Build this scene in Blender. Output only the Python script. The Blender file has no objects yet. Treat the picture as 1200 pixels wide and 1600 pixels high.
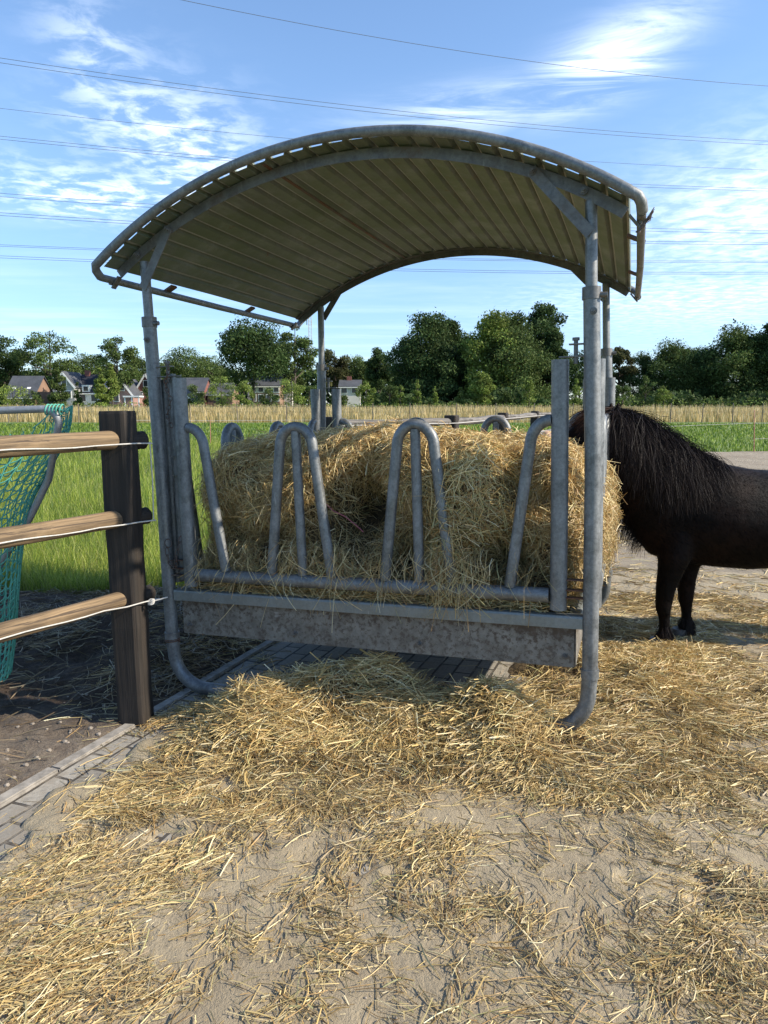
import bpy, bmesh, math, random
import numpy as np
from mathutils import Vector, Matrix, Euler
random.seed(7)
rng = np.random.default_rng(7)
S = bpy.context.scene
COL = S.collection
rad = math.radians

# ------------------------------------------------------------------ camera
cam = bpy.data.cameras.new('camera')
cam.sensor_fit = 'VERTICAL'
cam.sensor_height = 24.0
cam.lens = 1109.2 / 1600 * 24.0
cam.clip_end = 3000
cam.clip_start = 0.05
cam_ob = bpy.data.objects.new('camera', cam)
COL.objects.link(cam_ob)
cam_ob.location = (0, 0, 1.515)
cam_ob.rotation_euler = (rad(90 - 8.607), 0, 0)
S.camera = cam_ob

# ------------------------------------------------------------------ view, world, sun
S.view_settings.view_transform = 'Standard'
S.view_settings.look = 'None'
S.view_settings.gamma = 1
S.view_settings.exposure = 1.0
S.render.resolution_x = 768
S.render.resolution_y = 1024
SUN_EL, SUN_AZ = rad(34), rad(101)         # azimuth clockwise from +Y

world = bpy.data.worlds.new('World')
S.world = world
world.use_nodes = True
wn = world.node_tree
wn.nodes.clear()


class NT:
    """tiny helper to write node trees"""
    def __init__(s, tree):
        s.t = tree
        s.L = tree.links

    def n(s, typ, **kw):
        nd = s.t.nodes.new(typ)
        for k, v in kw.items():
            setattr(nd, k, v)
        return nd

    def put(s, sock, v):
        if isinstance(v, bpy.types.NodeSocket):
            s.L.new(v, sock)
        else:
            if isinstance(v, (tuple, list)) and sock.type == 'RGBA' and len(v) == 3:
                v = (*v, 1)
            sock.default_value = v

    def math(s, op, a, b=0.0, c=0.0, clamp=False):
        nd = s.n('ShaderNodeMath', operation=op, use_clamp=clamp)
        s.put(nd.inputs[0], a); s.put(nd.inputs[1], b); s.put(nd.inputs[2], c)
        return nd.outputs[0]

    def mix(s, f, a, b, mode='MIX'):
        nd = s.n('ShaderNodeMix', data_type='RGBA', blend_type=mode)
        s.put(nd.inputs[0], f); s.put(nd.inputs[6], a); s.put(nd.inputs[7], b)
        return nd.outputs[2]

    def ramp(s, v, lo, hi, a=0.0, b=1.0, smooth=True):
        nd = s.n('ShaderNodeMapRange', interpolation_type='SMOOTHSTEP' if smooth else 'LINEAR')
        s.put(nd.inputs[0], v); s.put(nd.inputs[1], lo); s.put(nd.inputs[2], hi)
        s.put(nd.inputs[3], a); s.put(nd.inputs[4], b)
        return nd.outputs[0]

    def noise(s, vec, scale, detail=4, rough=.55, dist=0.0):
        nd = s.n('ShaderNodeTexNoise')
        if vec is not None:
            s.L.new(vec, nd.inputs['Vector'])
        nd.inputs['Scale'].default_value = scale
        nd.inputs['Detail'].default_value = detail
        nd.inputs['Roughness'].default_value = rough
        nd.inputs['Distortion'].default_value = dist
        return nd.outputs[0]

    def mapping(s, vec, scale=(1, 1, 1), loc=(0, 0, 0), rot=(0, 0, 0)):
        nd = s.n('ShaderNodeMapping')
        s.L.new(vec, nd.inputs[0])
        nd.inputs['Scale'].default_value = scale
        nd.inputs['Location'].default_value = loc
        nd.inputs['Rotation'].default_value = rot
        return nd.outputs[0]


w = NT(wn)
sky = w.n('ShaderNodeTexSky', sky_type='NISHITA')
sky.sun_disc = False
sky.sun_elevation = SUN_EL
sky.sun_rotation = SUN_AZ
sky.altitude = 0
sky.air_density = 1.0
sky.dust_density = 0.25
sky.ozone_density = 3.0
tc = w.n('ShaderNodeTexCoord')
sx = w.n('ShaderNodeSeparateXYZ')
w.L.new(tc.outputs['Generated'], sx.inputs[0])
az = w.math('ARCTAN2', sx.outputs[0], sx.outputs[1])
el = w.math('ARCSINE', sx.outputs[2])
zc = w.math('MAXIMUM', sx.outputs[2], 0.05)
cp = w.n('ShaderNodeCombineXYZ')
w.L.new(w.math('DIVIDE', sx.outputs[0], zc), cp.inputs[0])
w.L.new(w.math('DIVIDE', sx.outputs[1], zc), cp.inputs[1])
plane = cp.outputs[0]


def blob(a, e, ra, re, rot=0.0):
    c_, s_ = math.cos(rad(rot)), math.sin(rad(rot))
    da = w.math('SUBTRACT', az, rad(a)); de = w.math('SUBTRACT', el, rad(e))
    u = w.math('ADD', w.math('MULTIPLY', da, c_ / rad(ra)), w.math('MULTIPLY', de, s_ / rad(ra)))
    v = w.math('ADD', w.math('MULTIPLY', da, -s_ / rad(re)), w.math('MULTIPLY', de, c_ / rad(re)))
    d2 = w.math('ADD', w.math('MULTIPLY', u, u), w.math('MULTIPLY', v, v))
    return w.math('POWER', 2.718, w.math('MULTIPLY', d2, -1.0))


nA = w.noise(w.mapping(plane, scale=(1, 1, 1)), 7.0, 9, .60, .35)          # dappled
nB = w.noise(w.mapping(plane, scale=(.55, 1.7, 1), rot=(0, 0, rad(25))), 2.3, 10, .66, .8)   # wisps
nC = w.noise(w.mapping(plane, scale=(.35, .9, 1)), 1.1, 6, .6)
puff = w.math('MULTIPLY', w.ramp(nA, .40, .66), w.ramp(nC, .3, .6, .45, 1.0))
wisp = w.ramp(nB, .30, .64)
left = w.math('MAXIMUM', w.math('MAXIMUM', w.math('MULTIPLY', blob(-14.5, 17.5, 6.5, 3.4, -20), 1.15), w.math('MULTIPLY', blob(-20, 22, 3.5, 2.6, -30), .75)),
              w.math('MAXIMUM', w.math('MULTIPLY', blob(-22, 14.6, 6.5, 1.5), 1.15), w.math('MULTIPLY', blob(-29.5, 24.5, 1.6, 1.2), .8)))
m1 = w.math('MULTIPLY', left, puff)
right = w.math('MAXIMUM', w.math('MULTIPLY', blob(16, 22.8, 4.6, 1.7, 18), 1.7), w.math('MULTIPLY', blob(6.5, 20.8, 8, 1.3, 6), .75))
m2 = w.math('MULTIPLY', right, wisp)
low = w.math('MAXIMUM', w.math('MULTIPLY', blob(27, 13, 8, 4.2, 8), 1.1), w.math('MULTIPLY', blob(24, 7.5, 12, 2.2), .8))
m3 = w.math('MULTIPLY', low, w.ramp(nA, .35, .70, .18, .8))
m4 = w.math('MULTIPLY', w.ramp(el, rad(24), rad(2)), w.math('MULTIPLY', w.ramp(nC, .4, .75), .18))
clouds = w.math('MULTIPLY', w.math('MAXIMUM', w.math('MAXIMUM', m1, m2), w.math('MAXIMUM', m3, m4)), 0.9, clamp=True)
skyt = w.mix(w.ramp(el, rad(24), rad(1)), (.86, .90, .93), (.56, .635, .78))
skyb = w.mix(1.0, sky.outputs[0], skyt, 'MULTIPLY')
skyc = w.mix(clouds, skyb, (6.0, 6.5, 7.2))
bg = w.n('ShaderNodeBackground')
w.L.new(skyc, bg.inputs[0])
bg.inputs[1].default_value = 0.14
wo = w.n('ShaderNodeOutputWorld')
w.L.new(bg.outputs[0], wo.inputs[0])

sun = bpy.data.lights.new('sun', 'SUN')
sun.energy = 3.9
sun.angle = rad(0.6)
sun.color = (1.0, .90, .75)
sun_ob = bpy.data.objects.new('sun', sun)
COL.objects.link(sun_ob)
sd = Vector((math.sin(SUN_AZ) * math.cos(SUN_EL), math.cos(SUN_AZ) * math.cos(SUN_EL), math.sin(SUN_EL)))
sun_ob.rotation_euler = sd.to_track_quat('Z', 'Y').to_euler()
sun_ob.location = (30, 10, 30)


# ------------------------------------------------------------------ materials
def newmat(name):
    m = bpy.data.materials.new(name)
    m.use_nodes = True
    m.node_tree.nodes.clear()
    s = NT(m.node_tree)
    b = s.n('ShaderNodeBsdfPrincipled')
    o = s.n('ShaderNodeOutputMaterial')
    s.L.new(b.outputs[0], o.inputs[0])
    return m, s, b


def bump(s, b, h, strength=.4, dist=.01):
    nd = s.n('ShaderNodeBump')
    nd.inputs['Strength'].default_value = strength
    nd.inputs['Distance'].default_value = dist
    s.L.new(h, nd.inputs['Height'])
    s.L.new(nd.outputs[0], b.inputs['Normal'])


def objc(s, kind='Object'):
    return s.n('ShaderNodeTexCoord').outputs[kind]


def galv(name, dark=(.085, .09, .09), light=(.255, .265, .265), dirt=(.13, .10, .07), dirt_lo=.62, dirt_hi=.8, metal=.45, rough=.5, scale=38):
    m, s, b = newmat(name)
    c = objc(s)
    vor = s.n('ShaderNodeTexVoronoi')
    s.L.new(s.mapping(c, scale=(1, 1, .6)), vor.inputs['Vector'])
    vor.inputs['Scale'].default_value = scale
    vc = s.n('ShaderNodeSeparateXYZ'); s.L.new(vor.outputs['Color'], vc.inputs[0])
    n1 = s.noise(c, 9, 6, .65)
    n0 = s.noise(c, 75, 4, .75)
    f = s.math('ADD', s.math('MULTIPLY', vc.outputs[0], .28), s.math('ADD', s.math('MULTIPLY', s.ramp(n1, .3, .7), .45), s.math('MULTIPLY', s.ramp(n0, .35, .65), .35)), clamp=True)
    base = s.mix(f, dark, light)
    n2 = s.noise(c, 5.5, 7, .7)
    base = s.mix(s.math('MULTIPLY', s.ramp(n2, dirt_lo, dirt_hi), .75), base, dirt)
    n3 = s.noise(s.mapping(c, scale=(1, 1, .12)), 60, 3)
    base = s.mix(s.ramp(n3, .64, .74, 0, .5), base, tuple(min(.6, x * 1.5) for x in light))
    s.put(b.inputs['Base Color'], base)
    b.inputs['Metallic'].default_value = metal
    s.put(b.inputs['Roughness'], s.ramp(n1, .3, .7, rough - .1, rough + .15))
    bump(s, b, s.math('ADD', n3, n2), .12, .004)
    return m


M_PIPE = galv('galvanized_pipe')
M_OLD = galv('weathered_galvanized_steel', dark=(.085, .082, .078), light=(.20, .198, .19), dirt=(.10, .06, .035), dirt_lo=.5, dirt_hi=.72)
M_RIM = galv('flat_galvanized_steel', dark=(.16, .175, .17), light=(.25, .27, .262), dirt_lo=.7, dirt_hi=.9, scale=14)
M_RUST = galv('rusty_steel', dark=(.05, .04, .035), light=(.13, .10, .08), dirt=(.13, .05, .02), dirt_lo=.45, dirt_hi=.6, metal=.2, rough=.7)


def roof_mat():
    m, s, b = newmat('roof_sheet_steel')
    c = objc(s)
    n1 = s.noise(s.mapping(c, scale=(1, .25, 1)), 7, 8, .7)
    n2 = s.noise(c, 3.1, 7, .7)
    n3 = s.noise(c, 42, 4, .7)
    n4 = s.noise(s.mapping(c, loc=(3, 5, 1), scale=(1, .6, 1)), 2.6, 9, .75)
    base = s.mix(s.ramp(n1, .35, .65), (.135, .15, .135), (.225, .245, .222))
    base = s.mix(s.ramp(n2, .32, .62, 0, .8), base, (.105, .135, .075))
    base = s.mix(s.ramp(n3, .55, .68, 0, .5), base, (.10, .10, .075))
    base = s.mix(s.ramp(n4, .62, .72, 0, .7), base, (.19, .095, .045))
    base = s.mix(s.ramp(s.noise(c, 14, 5, .7), .62, .72, 0, .7), base, (.15, .085, .045))
    s.put(b.inputs['Base Color'], base)
    b.inputs['Metallic'].default_value = .1
    b.inputs['Roughness'].default_value = .6
    bump(s, b, n3, .15, .003)
    return m


M_ROOF = roof_mat()
M_RIB = galv('lit_rib_steel', dark=(.30, .32, .30), light=(.46, .48, .46), dirt=(.14, .11, .06), dirt_lo=.55, dirt_hi=.75, metal=.1, rough=.6)  # paler colour stands in for light caught in the rib channels


def trough_mat():
    m, s, b = newmat('dirty_trough_steel')
    c = objc(s)
    sp = s.n('ShaderNodeSeparateXYZ'); s.L.new(c, sp.inputs[0])
    n1 = s.noise(c, 8, 9, .75)
    n2 = s.noise(c, 46, 6, .75)
    n3 = s.noise(s.mapping(c, scale=(1, 1, .5)), 2.2, 7, .7)
    base = s.mix(s.ramp(n1, .35, .7), (.125, .112, .092), (.235, .222, .19))
    base = s.mix(s.ramp(n2, .50, .57, 0, .75), base, (.075, .055, .04))
    hgt = s.ramp(sp.outputs[2], .38, .56, 0, .26, smooth=False)       # caked dirt under the rim
    k = s.math('ADD', s.math('MULTIPLY', n3, .62), s.math('ADD', s.math('MULTIPLY', n2, .45), hgt))
    base = s.mix(s.ramp(k, .66, .78, 0, .9), base, (.062, .042, .028))
    base = s.mix(s.ramp(s.noise(s.mapping(c, loc=(1, 2, 3), scale=(1, 1, 2.4)), 5, 3), .68, .71, 0, .7), base, (.34, .335, .31))
    s.put(b.inputs['Base Color'], base)
    b.inputs['Roughness'].default_value = .7
    bump(s, b, k, .35, .004)
    return m


M_TROUGH = trough_mat()


def wood(name, dark, light, crack=(.012, .009, .007), sc=1.0, rough=.8, cr=.55):
    m, s, b = newmat(name)
    c = objc(s)
    g1 = s.noise(s.mapping(c, scale=(1.2, 26, 26)), 1.6 * sc, 8, .65, .3)
    g2 = s.noise(s.mapping(c, scale=(.5, 60, 60)), 1.3 * sc, 4, .6, .2)
    n = s.noise(c, 3.2, 6, .6)
    base = s.mix(s.ramp(g1, .3, .7), dark, light)
    base = s.mix(s.ramp(n, .5, .75, 0, .6), base, tuple(x * .62 for x in dark))
    base = s.mix(s.ramp(g2, cr, cr + .05, 0, .85), base, crack)
    s.put(b.inputs['Base Color'], base)
    b.inputs['Roughness'].default_value = rough
    bump(s, b, s.math('ADD', g1, s.math('MULTIPLY', g2, -.8)), .5, .006)
    return m


M_POST = wood('dark_wood', (.011, .0085, .0065), (.034, .025, .018))  # dark wood, darkened further for the shade the post stands in
M_RAIL = wood('weathered_round_timber', (.075, .050, .028), (.30, .205, .11), crack=(.05, .032, .02))
M_RAILG = wood('grey_weathered_timber', (.10, .088, .075), (.21, .19, .165))


def plain(name, c, rough=.7, metal=0.0, var=.0, vs=8):
    m, s, b = newmat(name)
    if var:
        n = s.noise(objc(s), vs, 5, .65)
        s.put(b.inputs['Base Color'], s.mix(s.ramp(n, .3, .7), tuple(x * (1 - var) for x in c), tuple(min(.9, x * (1 + var)) for x in c)))
    else:
        b.inputs['Base Color'].default_value = (*c, 1)
    b.inputs['Roughness'].default_value = rough
    b.inputs['Metallic'].default_value = metal
    return m


def attr_mat(name, rough=.6, trans=0.0, spec=.3, sheen=0.0):
    """colour varies strand by strand (own colour stored on the mesh)"""
    m, s, b = newmat(name)
    a = s.n('ShaderNodeAttribute', attribute_name='Col')
    s.put(b.inputs['Base Color'], a.outputs['Color'])
    b.inputs['Roughness'].default_value = rough
    b.inputs['Specular IOR Level'].default_value = spec
    if sheen:
        b.inputs['Sheen Weight'].default_value = sheen
    if trans:
        t = s.n('ShaderNodeBsdfTranslucent')
        s.L.new(a.outputs['Color'], t.inputs[0])
        mx = s.n('ShaderNodeMixShader'); mx.inputs[0].default_value = trans
        s.L.new(b.outputs[0], mx.inputs[1]); s.L.new(t.outputs[0], mx.inputs[2])
        out = [n for n in s.t.nodes if n.type == 'OUTPUT_MATERIAL'][0]
        s.L.new(mx.outputs[0], out.inputs[0])
    return m


M_HAY = attr_mat('hay_strands', .5, .12, .45)
M_LEAF = attr_mat('leaves', .65, .25, .12)
M_GRASS = attr_mat('grass_blades', .5, .35, .3)
M_HAIR = attr_mat('horse_hair', .55, 0, .14)
M_COATHAIR = attr_mat('short_coat_hair', .7, 0, .05)


def core_mat():
    m, s, b = newmat('packed_hay')
    c = objc(s)
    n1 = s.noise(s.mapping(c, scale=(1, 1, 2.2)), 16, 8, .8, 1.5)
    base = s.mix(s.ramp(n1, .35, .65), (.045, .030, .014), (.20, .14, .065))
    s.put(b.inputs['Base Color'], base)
    b.inputs['Roughness'].default_value = .9
    bump(s, b, n1, 1.0, .03)
    return m


M_CORE = core_mat()


# ------------------------------------------------------------------ mesh helpers
def tag(o, label=None, cat=None, group=None, kind=None):
    if label: o['label'] = label
    if cat: o['category'] = cat
    if group: o['group'] = group
    if kind: o['kind'] = kind
    return o


def empty(name, loc=(0, 0, 0), rot=(0, 0, 0), label=None, cat=None, group=None):
    o = bpy.data.objects.new(name, None)
    COL.objects.link(o)
    o.location = loc
    o.rotation_euler = rot
    o.empty_display_size = .2
    return tag(o, label, cat, group)


def link(name, me, parent=None):
    o = bpy.data.objects.new(name, me)
    COL.objects.link(o)
    if parent is not None:
        o.parent = parent
    return o


class MB:
    def __init__(s):
        s.v = []; s.f = []; s.mi = []; s.sm = []

    def add(s, vs, fs, mi=0, smooth=False):
        o = len(s.v)
        s.v.extend([tuple(p) for p in vs])
        s.f.extend([tuple(i + o for i in f) for f in fs])
        s.mi.extend([mi] * len(fs)); s.sm.extend([smooth] * len(fs))
        return s

    def box(s, c, d, rot=None, mi=0, bev=0.0):
        hx, hy, hz = d[0] / 2, d[1] / 2, d[2] / 2
        if bev:
            bm = bmesh.new(); bmesh.ops.create_cube(bm, size=1)
            for v in bm.verts: v.co = Vector((v.co.x * d[0], v.co.y * d[1], v.co.z * d[2]))
            bmesh.ops.bevel(bm, geom=bm.edges[:], offset=bev, segments=2, affect='EDGES')
            bm.verts.index_update()
            vs = [v.co.copy() for v in bm.verts]; fs = [[v.index for v in f.verts] for f in bm.faces]
            bm.free()
        else:
            vs = [Vector((x, y, z)) for x in (-hx, hx) for y in (-hy, hy) for z in (-hz, hz)]
            fs = [(0, 1, 3, 2), (4, 6, 7, 5), (0, 4, 5, 1), (2, 3, 7, 6), (0, 2, 6, 4), (1, 5, 7, 3)]
        R = rot if rot is not None else Matrix.Identity(3)
        return s.add([R @ v + Vector(c) for v in vs], fs, mi)

    def tube(s, pts, r, seg=14, mi=0, caps=True, closed=False):
        P = [Vector(p) for p in pts]
        n = len(P)
        rs = r if isinstance(r, (list, tuple)) else [r] * n
        T = []
        for i in range(n):
            if closed:
                t = P[(i + 1) % n] - P[i - 1]
            else:
                t = P[min(i + 1, n - 1)] - P[max(i - 1, 0)]
            T.append(t.normalized())
        u = T[0].orthogonal().normalized()
        vs = []
        for i in range(n):
            u = (u - T[i] * u.dot(T[i])).normalized()
            v = T[i].cross(u)
            for k in range(seg):
                a = 2 * math.pi * k / seg
                vs.append(P[i] + (u * math.cos(a) + v * math.sin(a)) * rs[i])
        fs = []
        for i in range(n if closed else n - 1):
            j = (i + 1) % n
            for k in range(seg):
                k2 = (k + 1) % seg
                fs.append((i * seg + k, i * seg + k2, j * seg + k2, j * seg + k))
        s.add(vs, fs, mi, True)
        if caps and not closed:
            s.add(vs[:seg], [tuple(reversed(range(seg)))], mi)
            s.add(vs[-seg:], [tuple(range(seg))], mi)
        return s

    def mesh(s, name, mats):
        me = bpy.data.meshes.new(name)
        me.from_pydata([tuple(v) for v in s.v], [], s.f)
        for m in (mats if isinstance(mats, (list, tuple)) else [mats]):
            me.materials.append(m)
        me.polygons.foreach_set('material_index', s.mi)
        me.polygons.foreach_set('use_smooth', s.sm)
        me.update()
        return me

    def build(s, name, mats, parent=None):
        return link(name, s.mesh(name, mats), parent)


def np_mesh(name, V, F, mats, cols=None, mi=None, smooth=None):
    """V (n,3), F (m,4) or (m,3)"""
    me = bpy.data.meshes.new(name)
    k = F.shape[1]
    me.vertices.add(len(V)); me.vertices.foreach_set('co', np.ascontiguousarray(V, dtype=np.float32).ravel())
    me.loops.add(F.size); me.loops.foreach_set('vertex_index', np.ascontiguousarray(F, dtype=np.int32).ravel())
    me.polygons.add(len(F))
    me.polygons.foreach_set('loop_start', np.arange(0, F.size, k, dtype=np.int32))
    me.polygons.foreach_set('loop_total', np.full(len(F), k, dtype=np.int32))
    for m in mats: me.materials.append(m)
    if mi is not None: me.polygons.foreach_set('material_index', mi.astype(np.int32))
    if smooth is not None: me.polygons.foreach_set('use_smooth', smooth)
    else: me.polygons.foreach_set('use_smooth', np.zeros(len(F), dtype=bool))
    if cols is not None:
        a = me.color_attributes.new('Col', 'FLOAT_COLOR', 'POINT')
        c4 = np.ones((len(V), 4), dtype=np.float32); c4[:, :3] = cols
        a.data.foreach_set('color', c4.ravel())
    me.update(calc_edges=True)
    return me


def unit(a):
    return a / np.maximum(np.linalg.norm(a, axis=-1, keepdims=True), 1e-9)


def ribbons(P, W, side, C):
    """P (n,k,3) centre lines, W (n,k) half widths, side (n,3), C (n,3) -> V, F, col"""
    n, k, _ = P.shape
    A = P - side[:, None, :] * W[:, :, None]
    B = P + side[:, None, :] * W[:, :, None]
    V = np.stack([A, B], 2).reshape(-1, 3)
    i = (np.arange(n)[:, None] * k + np.arange(k - 1)[None]).ravel() * 2
    F = np.stack([i, i + 1, i + 3, i + 2], 1)
    return V, F, np.repeat(C, k * 2, axis=0)


def prisms(P, W, C):
    """three sided straws along centre lines"""
    n, k, _ = P.shape
    T = unit(P[:, -1] - P[:, 0])
    r = rng.normal(size=(n, 3)); u = unit(np.cross(T, r)); v = np.cross(T, u)
    ring = [u * math.cos(a) + v * math.sin(a) for a in (0, 2.094, 4.189)]
    V = np.stack([P + q[:, None, :] * W[:, :, None] for q in ring], 2).reshape(-1, 3)
    base = (np.arange(n)[:, None] * k + np.arange(k - 1)[None]).ravel() * 3
    Fs = [np.stack([base + a, base + b, base + 3 + b, base + 3 + a], 1) for a, b in ((0, 1), (1, 2), (2, 0))]
    F = np.concatenate(Fs)
    return V, F, np.repeat(C, k * 3, axis=0)


def merge(parts):
    Vs, Fs, Cs, o = [], [], [], 0
    for V, F, C in parts:
        Vs.append(V); Fs.append(F + o); Cs.append(C); o += len(V)
    return np.concatenate(Vs), np.concatenate(Fs), np.concatenate(Cs)


def hay_colours(n, green=.12, dull=0.0):
    pal = np.array([(.60, .45, .20), (.51, .355, .14), (.69, .55, .29), (.40, .245, .095), (.30, .19, .08), (.48, .385, .175), (.39, .36, .16), (.75, .64, .40)])
    p = np.array([.24, .22, .16, .12, .08, .10, green, .06]); p /= p.sum()
    c = pal[rng.choice(len(pal), n, p=p)] * rng.uniform(.72, 1.12, (n, 1))
    if dull: c = c * (1 - dull) + np.array([.22, .18, .13]) * dull
    return c


# ------------------------------------------------------------------ shared frames
FX, FY, YAW, TILT, PT = -.108, 3.318, rad(-19.086), rad(-1.624), rad(-.349)
W2, D = 1.083, 2.039
FM = Matrix.Translation((FX, FY, 0)) @ Euler((PT, TILT, YAW)).to_matrix().to_4x4()
FMn = np.array(FM.to_3x3()); FMt = np.array([FX, FY, 0.0])


def w2l(x, y):
    dx, dy = x - FX, y - FY
    c_, s_ = math.cos(YAW), math.sin(YAW)
    return dx * c_ + dy * s_, -dx * s_ + dy * c_


def smooth01(t):
    t = np.clip(t, 0, 1); return t * t * (3 - 2 * t)


def vnoise(x, y, seed=0, z=None):
    """value noise, numpy"""
    x = np.asarray(x, float); y = np.asarray(y, float)
    z = np.zeros_like(x) if z is None else np.asarray(z, float)
    xi, yi, zi = np.floor(x), np.floor(y), np.floor(z)
    fx, fy, fz = smooth01(x - xi), smooth01(y - yi), smooth01(z - zi)
    def h(a, b, c):
        t = np.sin(a * 127.1 + b * 311.7 + c * 74.7 + seed * 53.3) * 43758.5453
        return t - np.floor(t)
    r = 0
    for dx in (0, 1):
        for dy in (0, 1):
            for dz in (0, 1):
                wgt = (fx if dx else 1 - fx) * (fy if dy else 1 - fy) * (fz if dz else 1 - fz)
                r = r + wgt * h(xi + dx, yi + dy, zi + dz)
    return r


def fbm(x, y, seed=0, o=4, z=None):
    r, a, t = 0, 1.0, 0
    for i in range(o):
        r = r + a * vnoise(x * 2 ** i, y * 2 ** i, seed + i * 7, None if z is None else z * 2 ** i); t += a; a *= .5
    return r / t


def gh(x, y):
    """the yard slopes a little up to the right around the feeder"""
    lx, ly = w2l(np.asarray(x, float), np.asarray(y, float))
    fade = smooth01((4.5 - np.abs(ly - 1.0)) / 2.5) * smooth01((4.5 - np.abs(lx)) / 2.0)
    return .0283 * np.clip(lx, -1.3, 1.3) * fade


def seg_dist(x, y, pts):
    d = np.full(np.shape(x), 1e9)
    for (ax, ay), (bx, by) in zip(pts[:-1], pts[1:]):
        vx, vy = bx - ax, by - ay
        t = np.clip(((x - ax) * vx + (y - ay) * vy) / (vx * vx + vy * vy + 1e-9), 0, 1)
        d = np.minimum(d, np.hypot(x - ax - t * vx, y - ay - t * vy))
    return d


def poly_sd(x, y, poly):
    """signed distance, positive inside"""
    d = seg_dist(x, y, poly + [poly[0]])
    ins = np.zeros(np.shape(x), bool)
    n = len(poly)
    for i in range(n):
        (ax, ay), (bx, by) = poly[i], poly[(i + 1) % n]
        c = ((ay > y) != (by > y)) & (x < (bx - ax) * (y - ay) / (by - ay + 1e-12) + ax)
        ins ^= c
    return np.where(ins, d, -d)


# heap of spilled hay
HEAP = [((-.66, 3.22), (-.45, 3.28), (-.13, 3.34), (.28, 3.20), (.52, 3.10)), ((1.36, 3.42), (1.48, 3.65), (1.62, 3.85))]


def heap(x, y):
    d1 = seg_dist(x, y, HEAP[0]); d2 = seg_dist(x, y, HEAP[1])
    k = .17 * np.exp(-(d1 / .22) ** 2) + .06 * np.exp(-(d2 / .28) ** 2)
    k = k * (.15 + 1.65 * fbm(x * 3.6, y * 3.6, 3, 3))
    k += .035 * np.exp(-(seg_dist(x, y, ((-.55, 2.92), (.06, 2.93), (.9, 2.86))) / .2) ** 2)
    k += .05 * np.exp(-(np.hypot(x - .08, y - 3.5) / .16) ** 2)
    k += .10 * np.exp(-(np.hypot(x - 1.0, y - 3.95) / .25) ** 2)
    return k


# ------------------------------------------------------------------ setting: ground sheets
def grid_sheet(name, x0, x1, y0, y1, step, zfun, mat, keep=None):
    xs = np.arange(x0, x1 + step * .5, step); ys = np.arange(y0, y1 + step * .5, step)
    X, Yv = np.meshgrid(xs, ys)
    Z, K = zfun(X, Yv)
    nx, ny = len(xs), len(ys)
    V = np.stack([X.ravel(), Yv.ravel(), Z.ravel()], 1)
    i, j = np.meshgrid(np.arange(nx - 1), np.arange(ny - 1))
    a = (j * nx + i).ravel()
    F = np.stack([a, a + 1, a + nx + 1, a + nx], 1)
    kk = K.ravel()
    F = F[kk[F].any(axis=1)]
    used = np.unique(F); remap = np.zeros(len(V), int); remap[used] = np.arange(len(used))
    me = np_mesh(name, V[used], remap[F], [mat], smooth=np.ones(len(F), bool))
    return link(name, me)


def field_mat():
    m, s, b = newmat('meadow_ground')
    c = objc(s)
    n1 = s.noise(c, .35, 6, .6); n2 = s.noise(c, 4, 5, .7); n3 = s.noise(s.mapping(c, scale=(.5, 1, 1)), .06, 4, .6)
    base = s.mix(s.ramp(n1, .35, .65), (.11, .165, .03), (.17, .22, .045))
    base = s.mix(s.ramp(n2, .4, .65, 0, .6), base, (.055, .10, .02))
    base = s.mix(s.ramp(n3, .5, .7, 0, .5), base, (.14, .17, .045))
    s.put(b.inputs['Base Color'], base)
    b.inputs['Roughness'].default_value = .85
    bump(s, b, n2, .8, .05)
    return m


def sand_mat():
    m, s, b = newmat('trodden_sand')
    c = objc(s)
    n1 = s.noise(c, 1.3, 7, .65); n2 = s.noise(c, 9, 7, .7); n3 = s.noise(c, 120, 4, .7); n4 = s.noise(c, 340, 2, .6)
    base = s.mix(s.ramp(n1, .3, .7), (.285, .228, .145), (.375, .312, .205))
    base = s.mix(s.ramp(n2, .5, .75, 0, .45), base, (.18, .145, .105))
    base = s.mix(s.ramp(n3, .56, .7, 0, .5), base, (.12, .095, .07))
    base = s.mix(s.ramp(n4, .62, .72, 0, .5), base, (.42, .37, .29))
    s.put(b.inputs['Base Color'], base)
    b.inputs['Roughness'].default_value = .92
    hgt = s.math('ADD', s.math('MULTIPLY', n2, .9), s.math('ADD', s.math('MULTIPLY', n3, .22), s.math('MULTIPLY', n4, .1)))
    bump(s, b, hgt, .9, .022)
    return m


def yard_far_mat():
    m, s, b = newmat('churned_sand')
    c = objc(s)
    n1 = s.noise(c, .8, 7, .65); n2 = s.noise(s.mapping(c, scale=(.7, 1.4, 1)), 5, 8, .75); n3 = s.noise(c, 45, 4, .7)
    base = s.mix(s.ramp(n1, .3, .7), (.27, .215, .145), (.36, .30, .215))
    base = s.mix(s.ramp(n2, .5, .68, 0, .6), base, (.15, .115, .075))
    base = s.mix(s.ramp(n3, .56, .7, 0, .5), base, (.38, .34, .27))
    s.put(b.inputs['Base Color'], base)
    b.inputs['Roughness'].default_value = .95
    bump(s, b, s.math('ADD', n2, s.math('MULTIPLY', n3, .3)), 1.0, .06)
    return m


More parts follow.
